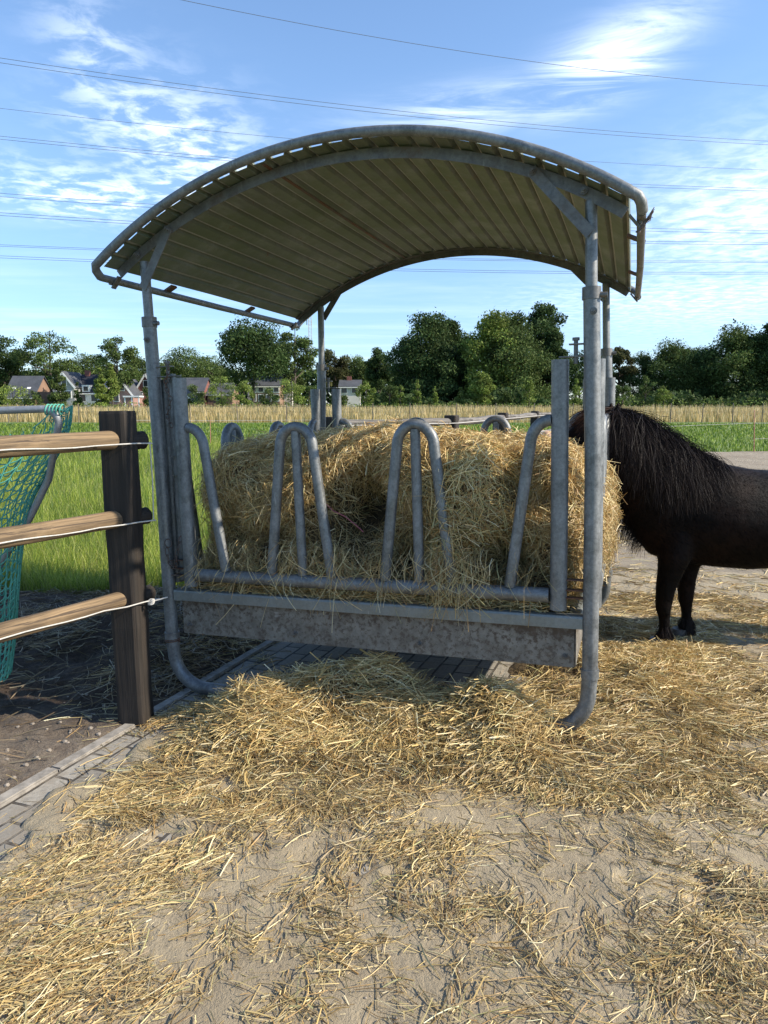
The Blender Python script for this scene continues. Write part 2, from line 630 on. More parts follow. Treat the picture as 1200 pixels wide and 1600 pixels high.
def mud_mat():
    m, s, b = newmat('dark_mud_and_manure')
    c = objc(s)
    sp = s.n('ShaderNodeSeparateXYZ'); s.L.new(c, sp.inputs[0])
    n1 = s.noise(c, 2.2, 7, .7); n2 = s.noise(c, 18, 8, .75); n3 = s.noise(c, 90, 4, .7)
    near = s.math('ADD', sp.outputs[1], s.math('MULTIPLY', n1, .7))
    base = s.mix(s.ramp(n2, .35, .7), (.050, .031, .018), (.13, .088, .055))
    dry = s.mix(s.ramp(n2, .35, .65), (.15, .115, .085), (.27, .22, .165))
    base = s.mix(s.ramp(near, 3.45, 3.85), dry, base)
    base = s.mix(s.ramp(n3, .6, .72, 0, .5), base, (.20, .165, .12))
    s.put(b.inputs['Base Color'], base)
    b.inputs['Roughness'].default_value = .9
    bump(s, b, s.math('ADD', n2, s.math('MULTIPLY', n3, .4)), 1.0, .05)
    return m


def paving_mat():
    m, s, b = newmat('grey_brick_paving')
    c = objc(s)
    br = s.n('ShaderNodeTexBrick')
    wob = s.noise(c, 6, 3)
    comb = s.n('ShaderNodeVectorMath', operation='ADD')
    s.L.new(s.mapping(c, rot=(0, 0, rad(0))), comb.inputs[0])
    sc = s.n('ShaderNodeVectorMath', operation='SCALE'); sc.inputs[3].default_value = .012
    nn = s.n('ShaderNodeTexNoise'); s.L.new(c, nn.inputs['Vector']); nn.inputs['Scale'].default_value = 7
    s.L.new(nn.outputs['Color'], sc.inputs[0]); s.L.new(sc.outputs[0], comb.inputs[1])
    s.L.new(comb.outputs[0], br.inputs['Vector'])
    br.offset = .5
    br.inputs['Color1'].default_value = (.235, .215, .18, 1)
    br.inputs['Color2'].default_value = (.36, .33, .275, 1)
    br.inputs['Mortar'].default_value = (.055, .045, .035, 1)
    br.inputs['Scale'].default_value = 1
    br.inputs['Mortar Size'].default_value = .008
    br.inputs['Mortar Smooth'].default_value = .3
    br.inputs['Bias'].default_value = 0
    br.inputs['Brick Width'].default_value = .21
    br.inputs['Row Height'].default_value = .105
    n1 = s.noise(c, 5, 6, .7); n2 = s.noise(c, 60, 5, .7)
    base = s.mix(s.ramp(n2, .4, .7, 0, .5), br.outputs[0], (.10, .095, .09))
    sandc = s.mix(s.ramp(n2, .4, .65), (.22, .185, .14), (.30, .26, .20))
    base = s.mix(s.ramp(n1, .5, .66, 0, .7), base, sandc)
    s.put(b.inputs['Base Color'], base)
    b.inputs['Roughness'].default_value = .85
    hh = s.math('SUBTRACT', 1.0, br.outputs[1])
    bump(s, b, s.math('ADD', hh, s.math('MULTIPLY', n2, .25)), .8, .008)
    return m


M_FIELD, M_SAND, M_YARD, M_MUD, M_PAVE = field_mat(), sand_mat(), yard_far_mat(), mud_mat(), paving_mat()

# kerb line, left edge of the paved yard
KA, KB = (-1.95, 1.45), (-.62, 4.75)


def kerb_side(x, y):
    """distance to the right of the kerb line"""
    vx, vy = KB[0] - KA[0], KB[1] - KA[1]; l = math.hypot(vx, vy)
    return ((x - KA[0]) * vy - (y - KA[1]) * vx) / l


# one sheet to the horizon (meadow)
g = MB()
R0 = 1800
xs = [-R0, -400, -120, -60, -30, -15, -8, -4, 0, 4, 8, 15, 30, 60, 120, 400, R0]
ys = [-R0, -400, -120, -60, -30, -15, -8, -4, 0, 4, 8, 15, 30, 60, 120, 400, R0]
vs = [(x, y, -.06) for y in ys for x in xs]
nx = len(xs)
fs = [(j * nx + i, j * nx + i + 1, (j + 1) * nx + i + 1, (j + 1) * nx + i) for j in range(len(ys) - 1) for i in range(nx - 1)]
g.add(vs, fs)
tag(g.build('ground', M_FIELD), kind='structure')

YARD = [(-1.95, -3), (-1.95, 1.45), (-.62, 4.75), (-.5, 7.3), (.9, 8.5), (1.95, 11.2), (2.95, 13.9), (5.3, 19.0), (8.5, 23.0), (12, 23.35), (16, 23.3), (30, 22.8), (45, 22), (45, -3)]
NEAR_Y = 6.2


def sand_z(x, y):
    sdv = poly_sd(x, y, YARD) + (fbm(x * 2, y * 2, 5, 3) - .5) * np.clip(np.abs(y - 3) * .12, .02, .5)
    z = gh(x, y) + np.clip(sdv * .5, -.12, .004) + (fbm(x * 5, y * 5, 9, 4) - .5) * .022
    K = sdv > -.25
    return z, K


DENT = [(rng.uniform(-1.6, 2.4), rng.uniform(1.3, 4.6), rng.uniform(.035, .07), rng.uniform(.006, .018)) for _ in range(150)]


def near_z(x, y):
    z, K = sand_z(x, y)
    for dx_, dy_, dr_, dd_ in DENT:
        q = np.hypot(x - dx_, y - dy_) / dr_
        z = z - dd_ * np.exp(-q ** 4) + dd_ * .35 * np.exp(-((q - 1.35) / .3) ** 2)
    z = z + (fbm(x * 22, y * 22, 2, 3) - .5) * .008
    # bricks show beside the kerb and under the trough, the sand sheet dips there
    lx, ly = w2l(x, y)
    ks = kerb_side(x, y)
    m = smooth01((.26 - ks + (fbm(x * 6, y * 6, 12, 3) - .5) * .34) / .10) * smooth01((4.9 - y) / .4)
    m2 = smooth01((.95 - np.abs(lx) + (fbm(x * 4, y * 4, 15) - .5) * .3) / .2) * smooth01((ly - .02) / .15) * smooth01((2.2 - ly) / .3)
    return z - .045 * np.clip(m + m2, 0, 1), K & (ks > .02) | (y > 4.75) & K


tag(grid_sheet('sand', -2.2, 4.2, -1.0, NEAR_Y, .022, near_z, M_SAND), kind='structure')
tag(grid_sheet('sand_yard', -1.5, 46, NEAR_Y - .1, 24.2, .22, lambda x, y: (sand_z(x, y)[0] - .004, sand_z(x, y)[1]), M_YARD), kind='structure')
tag(grid_sheet('yard', 4.0, 46, -3.0, NEAR_Y, .25, lambda x, y: (sand_z(x, y)[0] - .006, sand_z(x, y)[1]), M_YARD), kind='structure')

# brick paving beside the kerb and under the feeder
vx, vy = KB[0] - KA[0], KB[1] - KA[1]; kl = math.hypot(vx, vy); kang = math.atan2(vy, vx)
pv = MB()
n = 40
for i in range(n + 1):
    for j in range(9):
        u = kl * (i / n) * 1.12 - .05; q = j / 8 * 2.6
        x = KA[0] + vx / kl * u + vy / kl * q; y = KA[1] + vy / kl * u - vx / kl * q
        pv.v.append((u, -q, float(gh(x, y)) - .012 + .003 * math.sin(u * 9) * math.cos(q * 7)))
for i in range(n):
    for j in range(8):
        a = i * 9 + j
        pv.f.append((a, a + 1, a + 10, a + 9)); pv.mi.append(0); pv.sm.append(True)
po = pv.build('brick_paving', M_PAVE)
po.location = (KA[0], KA[1], 0); po.rotation_euler = (0, 0, kang)
tag(po, kind='structure')

# kerb stones
M_KERB = plain('concrete_kerb', (.27, .245, .21), .9, var=.3, vs=20)
kb = MB()
u = -1.5
while u < kl * 1.1:
    L = 1.0
    uc = u + L / 2
    x = KA[0] + vx / kl * uc; y = KA[1] + vy / kl * uc
    kb.box((x - vy / kl * .03, y + vx / kl * .03, float(gh(x, y)) - .05 + random.uniform(-.004, .004)), (L - .008, .06, .105), Matrix.Rotation(kang, 3, 'Z'), bev=.006)
    u += L
tag(kb.build('kerb', M_KERB), kind='structure')

MUD = [(-8, 0.2), (-1.97, 0.2), (-1.97, 1.45), (-.66, 4.75), (-.55, 6.0), (-2.4, 5.75), (-4.2, 5.9), (-8, 6.2)]


def mud_z(x, y):
    sdv = poly_sd(x, y, MUD)
    far = smooth01((y - 3.5) / .8)
    z = gh(x, y) * .5 - .045 + np.clip(sdv * .6, -.25, .03) + far * smooth01(sdv / .5) * (.16 * fbm(x * 2.2, y * 2.2, 21, 4) + .02)
    z = z + (fbm(x * 11, y * 11, 8, 4) - .5) * .07 * smooth01(sdv / .15)
    return z, sdv > -.3


tag(grid_sheet('mud', -8, -.3, .2, 6.6, .035, mud_z, M_MUD), kind='structure')


def near_z_plain(x, y):
    return near_z(np.array([x]), np.array([y]))[0][0]


def ground_z(x, y):
    a = near_z(x, y)[0]; b_ = mud_z(x, y)[0]
    left = kerb_side(x, y) < 0
    return np.where(left, np.maximum(b_, -.06), np.maximum(a, gh(x, y) - .014))


# ------------------------------------------------------------------ the feeder
feeder = empty('hay_feeder', (FX, FY, 0), (PT, TILT, YAW), 'square galvanized steel hay feeder with a curved corrugated roof standing in the yard', 'hay feeder')
PR, SR, UR = .034, .0345, .024


def bend(p0, p1, p2, r, n=8):
    """points of a rounded corner at p1"""
    p0, p1, p2 = Vector(p0), Vector(p1), Vector(p2)
    a = (p0 - p1).normalized(); b_ = (p2 - p1).normalized()
    ang = a.angle(b_); t = r / math.tan(ang / 2)
    A, B = p1 + a * t, p1 + b_ * t
    cdir = (a + b_).normalized(); c = p1 + cdir * (r / math.sin(ang / 2))
    out = []
    va, vb = A - c, B - c
    tot = va.angle(vb); ax = va.cross(vb).normalized()
    for i in range(n + 1):
        out.append(c + Matrix.Rotation(tot * i / n, 3, ax) @ va)
    return out


def dress(pts, n=20):
    return pts


# runners: bottom frame front and back with the posts bent up from them
def post(x, y, xt, ztop, zs):
    """lower tube with a bent foot, inner tube rising to the roof"""
    sgn = 1 if x < 0 else -1
    m = MB()
    foot = [Vector((x, y, .95)), Vector((x, y, .6)), Vector((x - sgn * -.0, y, .32))] + bend((x, y, .32), (x + sgn * .015, y, .04), (x + sgn * .6, y, .04), .19, 10)
    foot += [Vector((x + sgn * .32, y, .04))]
    m.tube([Vector((x + (xt - x) * .7, y, zs)), Vector((x, y, 1.2))] + foot, PR, 18)
    m.tube([(x - sgn * .0, y, .34), (x, y, .30)], PR + .005, 18)
    o = m.build('corner_post', M_PIPE, feeder)
    u_ = MB().tube([Vector((x + (xt - x) * .72, y, zs - .02)), Vector((xt, y, ztop))], UR, 16)
    u_.build('roof_post', M_PIPE, o)
    c = MB()
    c.tube([(x + (xt - x) * .7, y, zs - .045), (x + (xt - x) * .7, y, zs + .004)], PR + .004, 18)
    c.tube([(x + (xt - x) * .7 + PR * .8, y - .01, zs - .03), (x + (xt - x) * .7 + PR + .028, y - .01, zs - .03)], .011, 8)
    c.build('clamp', M_OLD, o)
    return o


post(-W2, 0, -1.099, 2.255, 1.98)
post(W2 - .005, 0, 1.056, 2.295, 1.955)
post(-W2, D, -1.045, 2.30, 1.86)
post(W2, D, 1.045, 2.30, 1.87)
for yy in (0, D):
    MB().tube([(-.83, yy, .04), (.86, yy, .04)], PR - .002, 14).build('runner', M_OLD, feeder)
for xx in (-.95, .95):
    MB().box((xx * .9, D / 2, .352), (.05, D - .1, .024)).build('cross_member', M_OLD, feeder)

# trough: four sloping side panels, floor, folded rim
ZR, ZB = .57, .336
tr = MB()
xo, xi, yo, yi = 1.02, 1.0, .015, .035
for (c_, d_, nm) in (((0, .008, (.555 + ZB) / 2), (2.02, .006, .555 - ZB), 'trough_panel'), ((0, D - .008, (.555 + ZB) / 2), (2.02, .006, .555 - ZB), 'trough_panel'),
                     ((-1.013, D / 2, (.555 + ZB) / 2), (.006, D - .03, .555 - ZB), 'trough_panel'), ((1.013, D / 2, (.555 + ZB) / 2), (.006, D - .03, .555 - ZB), 'trough_panel')):
    MB().box(c_, d_, bev=.0015).build(nm, M_TROUGH, feeder)
MB().box((0, D / 2, ZB + .03), (2.0, D - .04, .006)).build('trough_floor', M_TROUGH, feeder)


def rim(c_, length, axis, out):
    m = MB()
    n_ = 1
    # folded flange: face plate + top lip, both with a rounded edge
    prof = [(0, -.05), (.004, -.05), (.004, -.004), (.0, .004), (-.006, .006), (-.05, .006), (-.05, .002), (-.004, .002), (0, -.003)]
    for e in (-length / 2, length / 2):
        for a, b_ in prof:
            if axis == 'x': m.v.append((c_[0] + e, c_[1] + out * a, c_[2] + b_))
            else: m.v.append((c_[0] + out * a, c_[1] + e, c_[2] + b_))
    k = len(prof)
    for i in range(k):
        j = (i + 1) % k
        m.f.append((i, j, k + j, k + i)); m.mi.append(0); m.sm.append(False)
    m.f.append(tuple(range(k))); m.mi.append(0); m.sm.append(False)
    m.f.append(tuple(range(2 * k - 1, k - 1, -1))); m.mi.append(0); m.sm.append(False)
    m.build('trough_rim', M_RIM, feeder)


rim((0, -.014, ZR), 2.09, 'x', -1)
rim((0, D + .014, ZR), 2.09, 'x', 1)
rim((-1.035, D / 2, ZR), D - .06, 'y', -1)
rim((1.035, D / 2, ZR), D - .06, 'y', 1)


# feed gates: end tubes, bottom rail, two inverted U bows with a centre bar and two half bows
def gate_parts():
    parts = []
    ZT = .66
    for sx_ in (-1, 1):
        m = MB()
        m.tube([(sx_ * .94, 0, .60), (sx_ * .942, 0, 1.0), (sx_ * .94, 0, 1.675)], .0365, 20)
        parts.append(('end_tube', m))
    parts.append(('bottom_rail', MB().tube([(-.90, 0, ZT), (-.3, 0, ZT), (.3, 0, ZT), (.90, 0, ZT)], .033, 18)))
    for cx in (-.3, .3):
        m = MB()
        P = [(cx - .163, 0, ZT + .03), (cx - .09, 0, 1.30)]
        for i in range(13):
            a = math.pi - math.pi * i / 12
            P.append((cx + .088 * math.cos(a), 0, 1.318 + .10 * math.sin(a)))
        P += [(cx + .09, 0, 1.30), (cx + .163, 0, ZT + .03)]
        m.tube(P, .0255, 16)
        parts.append(('bow', m))
        parts.append(('centre_bar', MB().tube([(cx + .008, 0, ZT + .03), (cx, 0, 1.397)], .0235, 14)))
    for sx_ in (-1, 1):
        P = [(sx_ * .905, 0, 1.425)]
        for i in range(1, 9):
            a = math.pi / 2 - (math.pi / 2 - .1) * i / 8
            P.append((sx_ * (.905 - .088 * math.cos(a)), 0, 1.318 + .107 * math.sin(a)))
        P += [(sx_ * .728, 0, ZT + .03)]
        parts.append(('half_bow', MB().tube(P, .0255, 16)))
    return [(n_, m.mesh(n_, M_PIPE)) for n_, m in parts]


GP = gate_parts()
# the frame bar with two clamped joints carries each gate
for (loc, rz) in (((0, 0, 0), 0), ((0, D, 0), math.pi), ((-W2, D / 2, 0), -math.pi / 2), ((W2, D / 2, 0), math.pi / 2)):
    go = empty('feed_gate', loc, (0, 0, rz))
    go.parent = feeder
    for n_, me in GP:
        link(n_, me, go)
    if rz == 0:
        # sliding latch tube beside the left end tube
        MB().tube([(-1.015, .04, .62), (-1.01, .04, 1.70)], .021, 12).build('latch_tube', M_PIPE, go)
        for z_ in (1.28, 1.18):
            MB().box((-1.0, .01, z_), (.05, .012, .006)).build('strap', M_OLD, go)

# latch plates and pins between the corner posts and the gate ends
for (px_, py_, sx_, sy_) in ((W2, 0, -1, 0), (-W2, 0, 1, 0), (-W2, D, 1, 0), (W2, D, -1, 0)):
    m = MB()
    m.box((px_ + sx_ * .065, py_, 1.735), (.085, .035, .005))
    m.box((px_ + sx_ * .085, py_, 1.685), (.125, .035, .005))
    m.tube([(px_ + sx_ * .08, py_, 1.655), (px_ + sx_ * .08, py_, 1.755)], .009, 8)
    m.tube([(px_ + sx_ * .08, py_, 1.750), (px_ + sx_ * .08, py_, 1.762)], .015, 8)
    m.build('hinge_bracket', M_OLD, feeder)
    m = MB()
    for z_ in (.655, .69, .735):
        m.box((px_ + sx_ * .07, py_, z_), (.085, .03, .005))
    m.build('gate_latch', M_RUST, feeder)


def chain(pts, name='chain'):
    m = MB()
    P = [Vector(p) for p in pts]
    for i in range(len(P) - 1):
        c_ = (P[i] + P[i + 1]) / 2; d = (P[i + 1] - P[i]); L = d.length * .68
        d.normalize()
        s_ = d.orthogonal().normalized()
        s_ = Matrix.Rotation((i % 2) * math.pi / 2 + .3, 3, d) @ s_
        ring = [c_ + d * (L * math.cos(a)) + s_ * (.009 * math.sin(a)) for a in [2 * math.pi * k / 10 for k in range(10)]]
        m.tube(ring, .0024, 6, closed=True)
    m.build(name, M_RUST, feeder)


chain([(-.985 + .012 * math.sin(i * .9), -.035, 1.76 - i * .022) for i in range(16)])
chain([(-1.055 + .07 * i / 9, -.035 - .01 * math.sin(i), .80 - .10 * math.sin(i / 9 * math.pi)) for i in range(12)])
ring = MB().tube([(-1.04 + .022 * math.cos(a), -.04, .83 + .022 * math.sin(a)) for a in [k * .45 for k in range(14)]], .0025, 6, closed=True)
ring.build('ring', M_RUST, feeder)
# old wire twisted round the left foot
MB().tube([(-W2 + .038 * math.cos(a), .038 * math.sin(a), .285 + a * .0015) for a in [k * .5 for k in range(28)]], .003, 5).build('wire_tie', M_RUST, feeder)

# roof arc
A_, RISE, OX = 1.271, .412, -.027
RR = (A_ * A_ + RISE * RISE) / (2 * RISE); TH = math.asin(A_ / RR)
ZM = 2.231; SL = .014 / A_


def arc(t, dz=0.0):
    xx = (RR + dz) * math.sin(t * TH); zz = (RR + dz) * math.cos(t * TH) - RR * math.cos(TH)
    return (OX + xx, ZM + zz + SL * xx)


# corrugated sheet (trapezoid ribs along the depth)
arclen = 2 * TH * RR
pitch = .094
sheet = MB()
prof = []
s0 = -arclen / 2 + .04
k = 0
while s0 < arclen / 2 - .03:
    prof += [(s0, 0), (s0 + .060, 0), (s0 + .068, .020), (s0 + .086, .020)]
    s0 += pitch
prof = [(a, h_) for a, h_ in prof if a < arclen / 2 - .04]
YS = [-.110, .35, .8, 1.25, 1.7, D + .115]
TK = .0022
nP = len(prof)
for layer in (0, TK):
    for yy in YS:
        for a, h_ in prof:
            x_, z_ = arc(a / RR / TH, h_ - .015 + layer)
            sag = .004 * math.sin(a * 5 + yy * 2)
            sheet.v.append((x_, yy, z_ + sag))
NV = nP * len(YS)
for j in range(len(YS) - 1):
    for i in range(nP - 1):
        a = j * nP + i
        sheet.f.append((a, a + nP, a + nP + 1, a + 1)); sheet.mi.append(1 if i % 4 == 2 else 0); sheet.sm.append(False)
        sheet.f.append((NV + a, NV + a + 1, NV + a + nP + 1, NV + a + nP)); sheet.mi.append(0); sheet.sm.append(False)
for i in range(nP - 1):
    for j in (0, len(YS) - 1):
        a = j * nP + i
        sheet.f.append((a, a + 1, NV + a + 1, NV + a) if j == 0 else (a + 1, a, NV + a, NV + a + 1)); sheet.mi.append(0); sheet.sm.append(False)
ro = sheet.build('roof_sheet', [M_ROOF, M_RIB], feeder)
# dark overlap seam between the two sheets, a real lapped strip
lap = MB()
for a in (-.34,):
    i0 = [arc((a + q) / RR / TH, -.0195) for q in (0, .012)]
    lap.v += [(i0[0][0], YS[0] + .01, i0[0][1]), (i0[1][0], YS[0] + .01, i0[1][1]), (i0[1][0], YS[-1] - .01, i0[1][1] - .0), (i0[0][0], YS[-1] - .01, i0[0][1]),
              (i0[0][0], YS[0] + .01, i0[0][1] - .006), (i0[1][0], YS[0] + .01, i0[1][1] - .003), (i0[1][0], YS[-1] - .01, i0[1][1] - .003), (i0[0][0], YS[-1] - .01, i0[0][1] - .006)]
    for f in ((0, 1, 2, 3), (7, 6, 5, 4), (0, 4, 5, 1), (1, 5, 6, 2), (2, 6, 7, 3), (3, 7, 4, 0)):
        lap.f.append(f); lap.mi.append(0); lap.sm.append(False)
lap.build('lap_seam', M_RUST, ro)
YF, YB = -.135, D + .165
# tube frame round the roof edge
N = 48
for yy, nm in ((YF, 'edge_tube'), (YB, 'edge_tube')):
    P = []
    sy_ = 1 if yy == YF else -1
    x_, z_ = arc(-1.003, 0); P.append((x_ - .003, yy + sy_ * .05, z_ - .03))
    x_, z_ = arc(-1.000, .004); P.append((x_, yy + sy_ * .018, z_ - .012))
    for i in range(N + 1):
        t = -.988 + 1.976 * i / N
        x_, z_ = arc(t, .004); P.append((x_, yy, z_))
    x_, z_ = arc(1.000, .004); P.append((x_, yy + sy_ * .018, z_ - .012))
    x_, z_ = arc(1.003, 0); P.append((x_ + .003, yy + sy_ * .05, z_ - .03))
    MB().tube(P, .0215, 14).build(nm, M_PIPE, feeder)
for t in (-1.003, 1.003):
    x_, z_ = arc(t, 0)
    MB().tube([(x_, YF + .045, z_ - .032), (x_ + (.006 if t > 0 else 0), D / 2, z_ - .036), (x_, YB - .045, z_ - .032)], .0185, 12).build('eave_tube', M_PIPE if t < 0 else M_OLD, feeder)
# curved angle-iron bows carrying the sheet above the posts
for yy in (0.0, D):
    m = MB()
    N2 = 40
    for i in range(N2 + 1):
        t = -.972 + 1.944 * i / N2
        for dz, dy in ((-.022, -.022), (-.068, -.022), (-.068, -.018), (-.027, -.018), (-.027, .022), (-.022, .022)):
            x_, z_ = arc(t, dz)
            m.v.append((x_, yy + (dy if yy == 0 else -dy), z_))
    for i in range(N2):
        for q in range(6):
            a = i * 6 + q; b_ = i * 6 + (q + 1) % 6
            m.f.append((a, b_, b_ + 6, a + 6)); m.mi.append(0); m.sm.append(False)
    m.f.append((0, 1, 2, 3, 4, 5)); m.mi.append(0); m.sm.append(False)
    m.f.append(tuple(N2 * 6 + q for q in (5, 4, 3, 2, 1, 0))); m.mi.append(0); m.sm.append(False)
    m.build('roof_bow', M_OLD, feeder)
# flat braces
for (xa, za, xb, t, yy) in ((-1.092, 2.13, -.93, -.70, -.03), (1.05, 2.17, .83, .66, -.03), (-1.035, 2.22, -.86, -.68, D + .03), (1.04, 2.20, .83, .66, D + .03)):
    xb, zb = arc(t, -.045)
    d = Vector((xb - xa, 0, zb - za)); L = d.length
    R_ = Matrix.Rotation(-math.atan2(d.z, d.x), 3, 'Y')
    MB().box(((xa + xb) / 2, yy, (za + zb) / 2), (L + .02, .006, .045), R_).build('brace', M_OLD, feeder)
def bolt(p, d, r=.011):
    p, d = Vector(p), Vector(d)
    m = MB().tube([p, p + d * .004], r * 1.5, 12)
    m.tube([p + d * .004, p + d * .013], r, 6)
    m.tube([p + d * .013, p + d * .022], r * .5, 8)
    m.build('bolt', M_OLD, feeder)


for t in (-.86, -.7, .66, .83):
    x_, z_ = arc(t, -.045)
    bolt((x_, -.034, z_), (0, -1, 0))
for xx in (-.97, -.35, .30, .97):
    bolt((xx, .005, ZB + .05), (0, -1, 0), .009)
for xx, z_ in ((-1.09, 1.87), (1.073, 1.86)):
    bolt((xx, -.035, z_), (0, -1, 0), .01)
# clips from the eave tube to the sheet
for t in (-1, 1):
    for yy in (.45, 1.35):
        x_, z_ = arc(t * .985, -.03)
        MB().box((x_ + .02 * t, yy, z_ - .004), (.085, .05, .012), Matrix.Rotation(.45 * t, 3, 'Y')).build('clip', M_RUST, feeder)
    for yy in (0, D):
        x_, z_ = arc(t * .995, -.05)
        mm = MB().box((x_ + .015 * t, yy, z_ - .012), (.07, .03, .008), Matrix.Rotation(.9 * t, 3, 'Y'))
        mm.tube([(x_ + .035 * t, yy - .03, z_ - .02), (x_ + .035 * t, yy + .03, z_ - .02)], .006, 8)
        mm.build('corner_bracket', M_OLD, feeder)
# frayed rope ends knotted at the right front corner of the roof
x_, z_ = arc(1.015, 0)
n = 26
P = np.zeros((n, 5, 3)); b0 = np.array([x_ + .0, -.02, z_ - .05])
dirv = np.array([.07, -.02, .09])
for k in range(5):
    P[:, k] = b0 + (k / 4 - .5) * dirv * .7 + rng.normal(0, .004, (n, 3)) + (np.array([-.02, 0, -.04]) * (k / 4) ** 2 * rng.uniform(-.6, .8, (n, 1)))
Vr, Fr, Cr = prisms(P, np.full((n, 5), .0018), np.tile([.22, .17, .15], (n, 1)) * rng.uniform(.5, 1.3, (n, 1)))
link('rope_knot', np_mesh('rope_knot', Vr, Fr, [M_HAY], Cr), feeder)


# ------------------------------------------------------------------ hay in the feeder
class Lump:
    def __init__(s, c, r, e=2.0, seed=0, amp=.04, fr=5.0):
        s.c = np.array(c, float); s.r = np.array(r, float); s.e = e; s.seed = seed; s.amp = amp * 1.3; s.fr = fr * 1.15

    def surf(s, d):
        """point on the surface in direction d (n,3 unit)"""
        q = (np.abs(d / s.r) ** s.e).sum(-1) ** (-1 / s.e)
        p = s.c + d * q[:, None]
        nz = fbm(p[:, 0] * s.fr, p[:, 1] * s.fr, s.seed, 4, p[:, 2] * s.fr) - .5
        nz2 = fbm(p[:, 0] * s.fr * 4, p[:, 1] * s.fr * 4, s.seed + 3, 2, p[:, 2] * s.fr * 4) - .5
        return p + d * (nz * 2 * s.amp + nz2 * .35 * s.amp)[:, None]

    def inside(s, p, k=.94):
        return (np.abs((p - s.c) / (s.r * k)) ** s.e).sum(-1) < 1


CAV = [((-.03, .08, 1.02), .16, .50), ((-.06, .08, .87), .11, .36), ((.21, .03, .76), .11, .34), ((.68, .05, .77), .13, .42), ((-.52, .05, .80), .09, .25), ((.72, .12, 1.14), .10, .2), ((.88, .10, .70), .08, .2), ((-.62, .1, 1.20), .12, .12), ((.1, .1, 1.25), .10, .1), ((-.80, .2, .9), .13, .16),
       ((-.48, .1, .86), .10, .10), ((.88, .05, 1.06), .08, .12), ((.25, .08, .98), .07, .10), ((.50, .2, 1.30), .10, .05), ((.93, .05, .86), .06, .1)]


def cave(p):
    q = p.copy()
    for c_, r_, dep in CAV:
        w_ = np.exp(-(np.linalg.norm((p - np.array(c_)) * np.array([1, .55, 1]), axis=-1) / r_) ** 2)
        q[:, 1] += w_ * dep
    return q


LUMPS = [
    Lump((-.01, 1.02, .80), (.99, .92, .50), 5.5, 1, .085, 4.2),            # the bale
    Lump((0, 1.02, .60), (.99, .98, .11), 8, 2, .03),                   # loose fill level with the rim
    Lump((-.60, .42, 1.07), (.36, .34, .28), 2.8, 3, .07),
    Lump((-.20, .40, 1.10), (.34, .27, .28), 2.3, 4, .06),
    Lump((-.70, .22, .68), (.26, .17, .13), 2.2, 5, .05),
    Lump((-.36, .15, .72), (.34, .16, .15), 2.2, 6, .05),
    Lump((.02, .12, .72), (.24, .14, .16), 2.1, 7, .05),
    Lump((.30, .32, 1.12), (.36, .28, .26), 2.3, 8, .06),
    Lump((.02, .52, 1.14), (.40, .34, .25), 2.6, 19, .06),
    Lump((.72, .40, 1.12), (.28, .32, .20), 2.6, 20, .06),
    Lump((-.10, .22, .80), (.5, .16, .2), 2.4, 21, .06),
    Lump((.55, .16, .98), (.24, .20, .32), 2.2, 9, .05),
    Lump((.48, .07, .78), (.17, .11, .20), 2.1, 10, .04),
    Lump((.86, .36, .95), (.20, .30, .30), 2.3, 11, .05),
    Lump((.93, .95, .86), (.20, .72, .34), 2.6, 12, .06),
    Lump((.88, .12, .74), (.15, .10, .18), 2.1, 13, .04),
    Lump((.55, .95, 1.16), (.42, .70, .13), 2.2, 14, .05),
    Lump((-.30, 1.0, 1.18), (.55, .75, .17), 2.3, 15, .05),
    Lump((-.90, .9, .82), (.14, .6, .30), 2.3, 16, .04),
    Lump((-.84, .50, .94), (.15, .42, .36), 2.6, 18, .05),
    Lump((0, 1.9, .82), (.8, .14, .3), 2.3, 17, .05),
]


def lump_core(L, nu=64, nv=40):
    th = np.linspace(0, math.pi, nv); ph = np.linspace(0, 2 * math.pi, nu, endpoint=False)
    Tt, Pp = np.meshgrid(th, ph, indexing='ij')
    d = np.stack([np.sin(Tt) * np.cos(Pp), np.sin(Tt) * np.sin(Pp), np.cos(Tt)], -1).reshape(-1, 3)
    V = cave(L.surf(d)) - d * .035
    F = []
    i, j = np.meshgrid(np.arange(nv - 1), np.arange(nu), indexing='ij')
    a = (i * nu + j).ravel(); b_ = (i * nu + (j + 1) % nu).ravel()
    F = np.stack([a, a + nu, b_ + nu, b_], 1)
    return V, F, np.tile([.15, .1, .05], (len(V), 1))


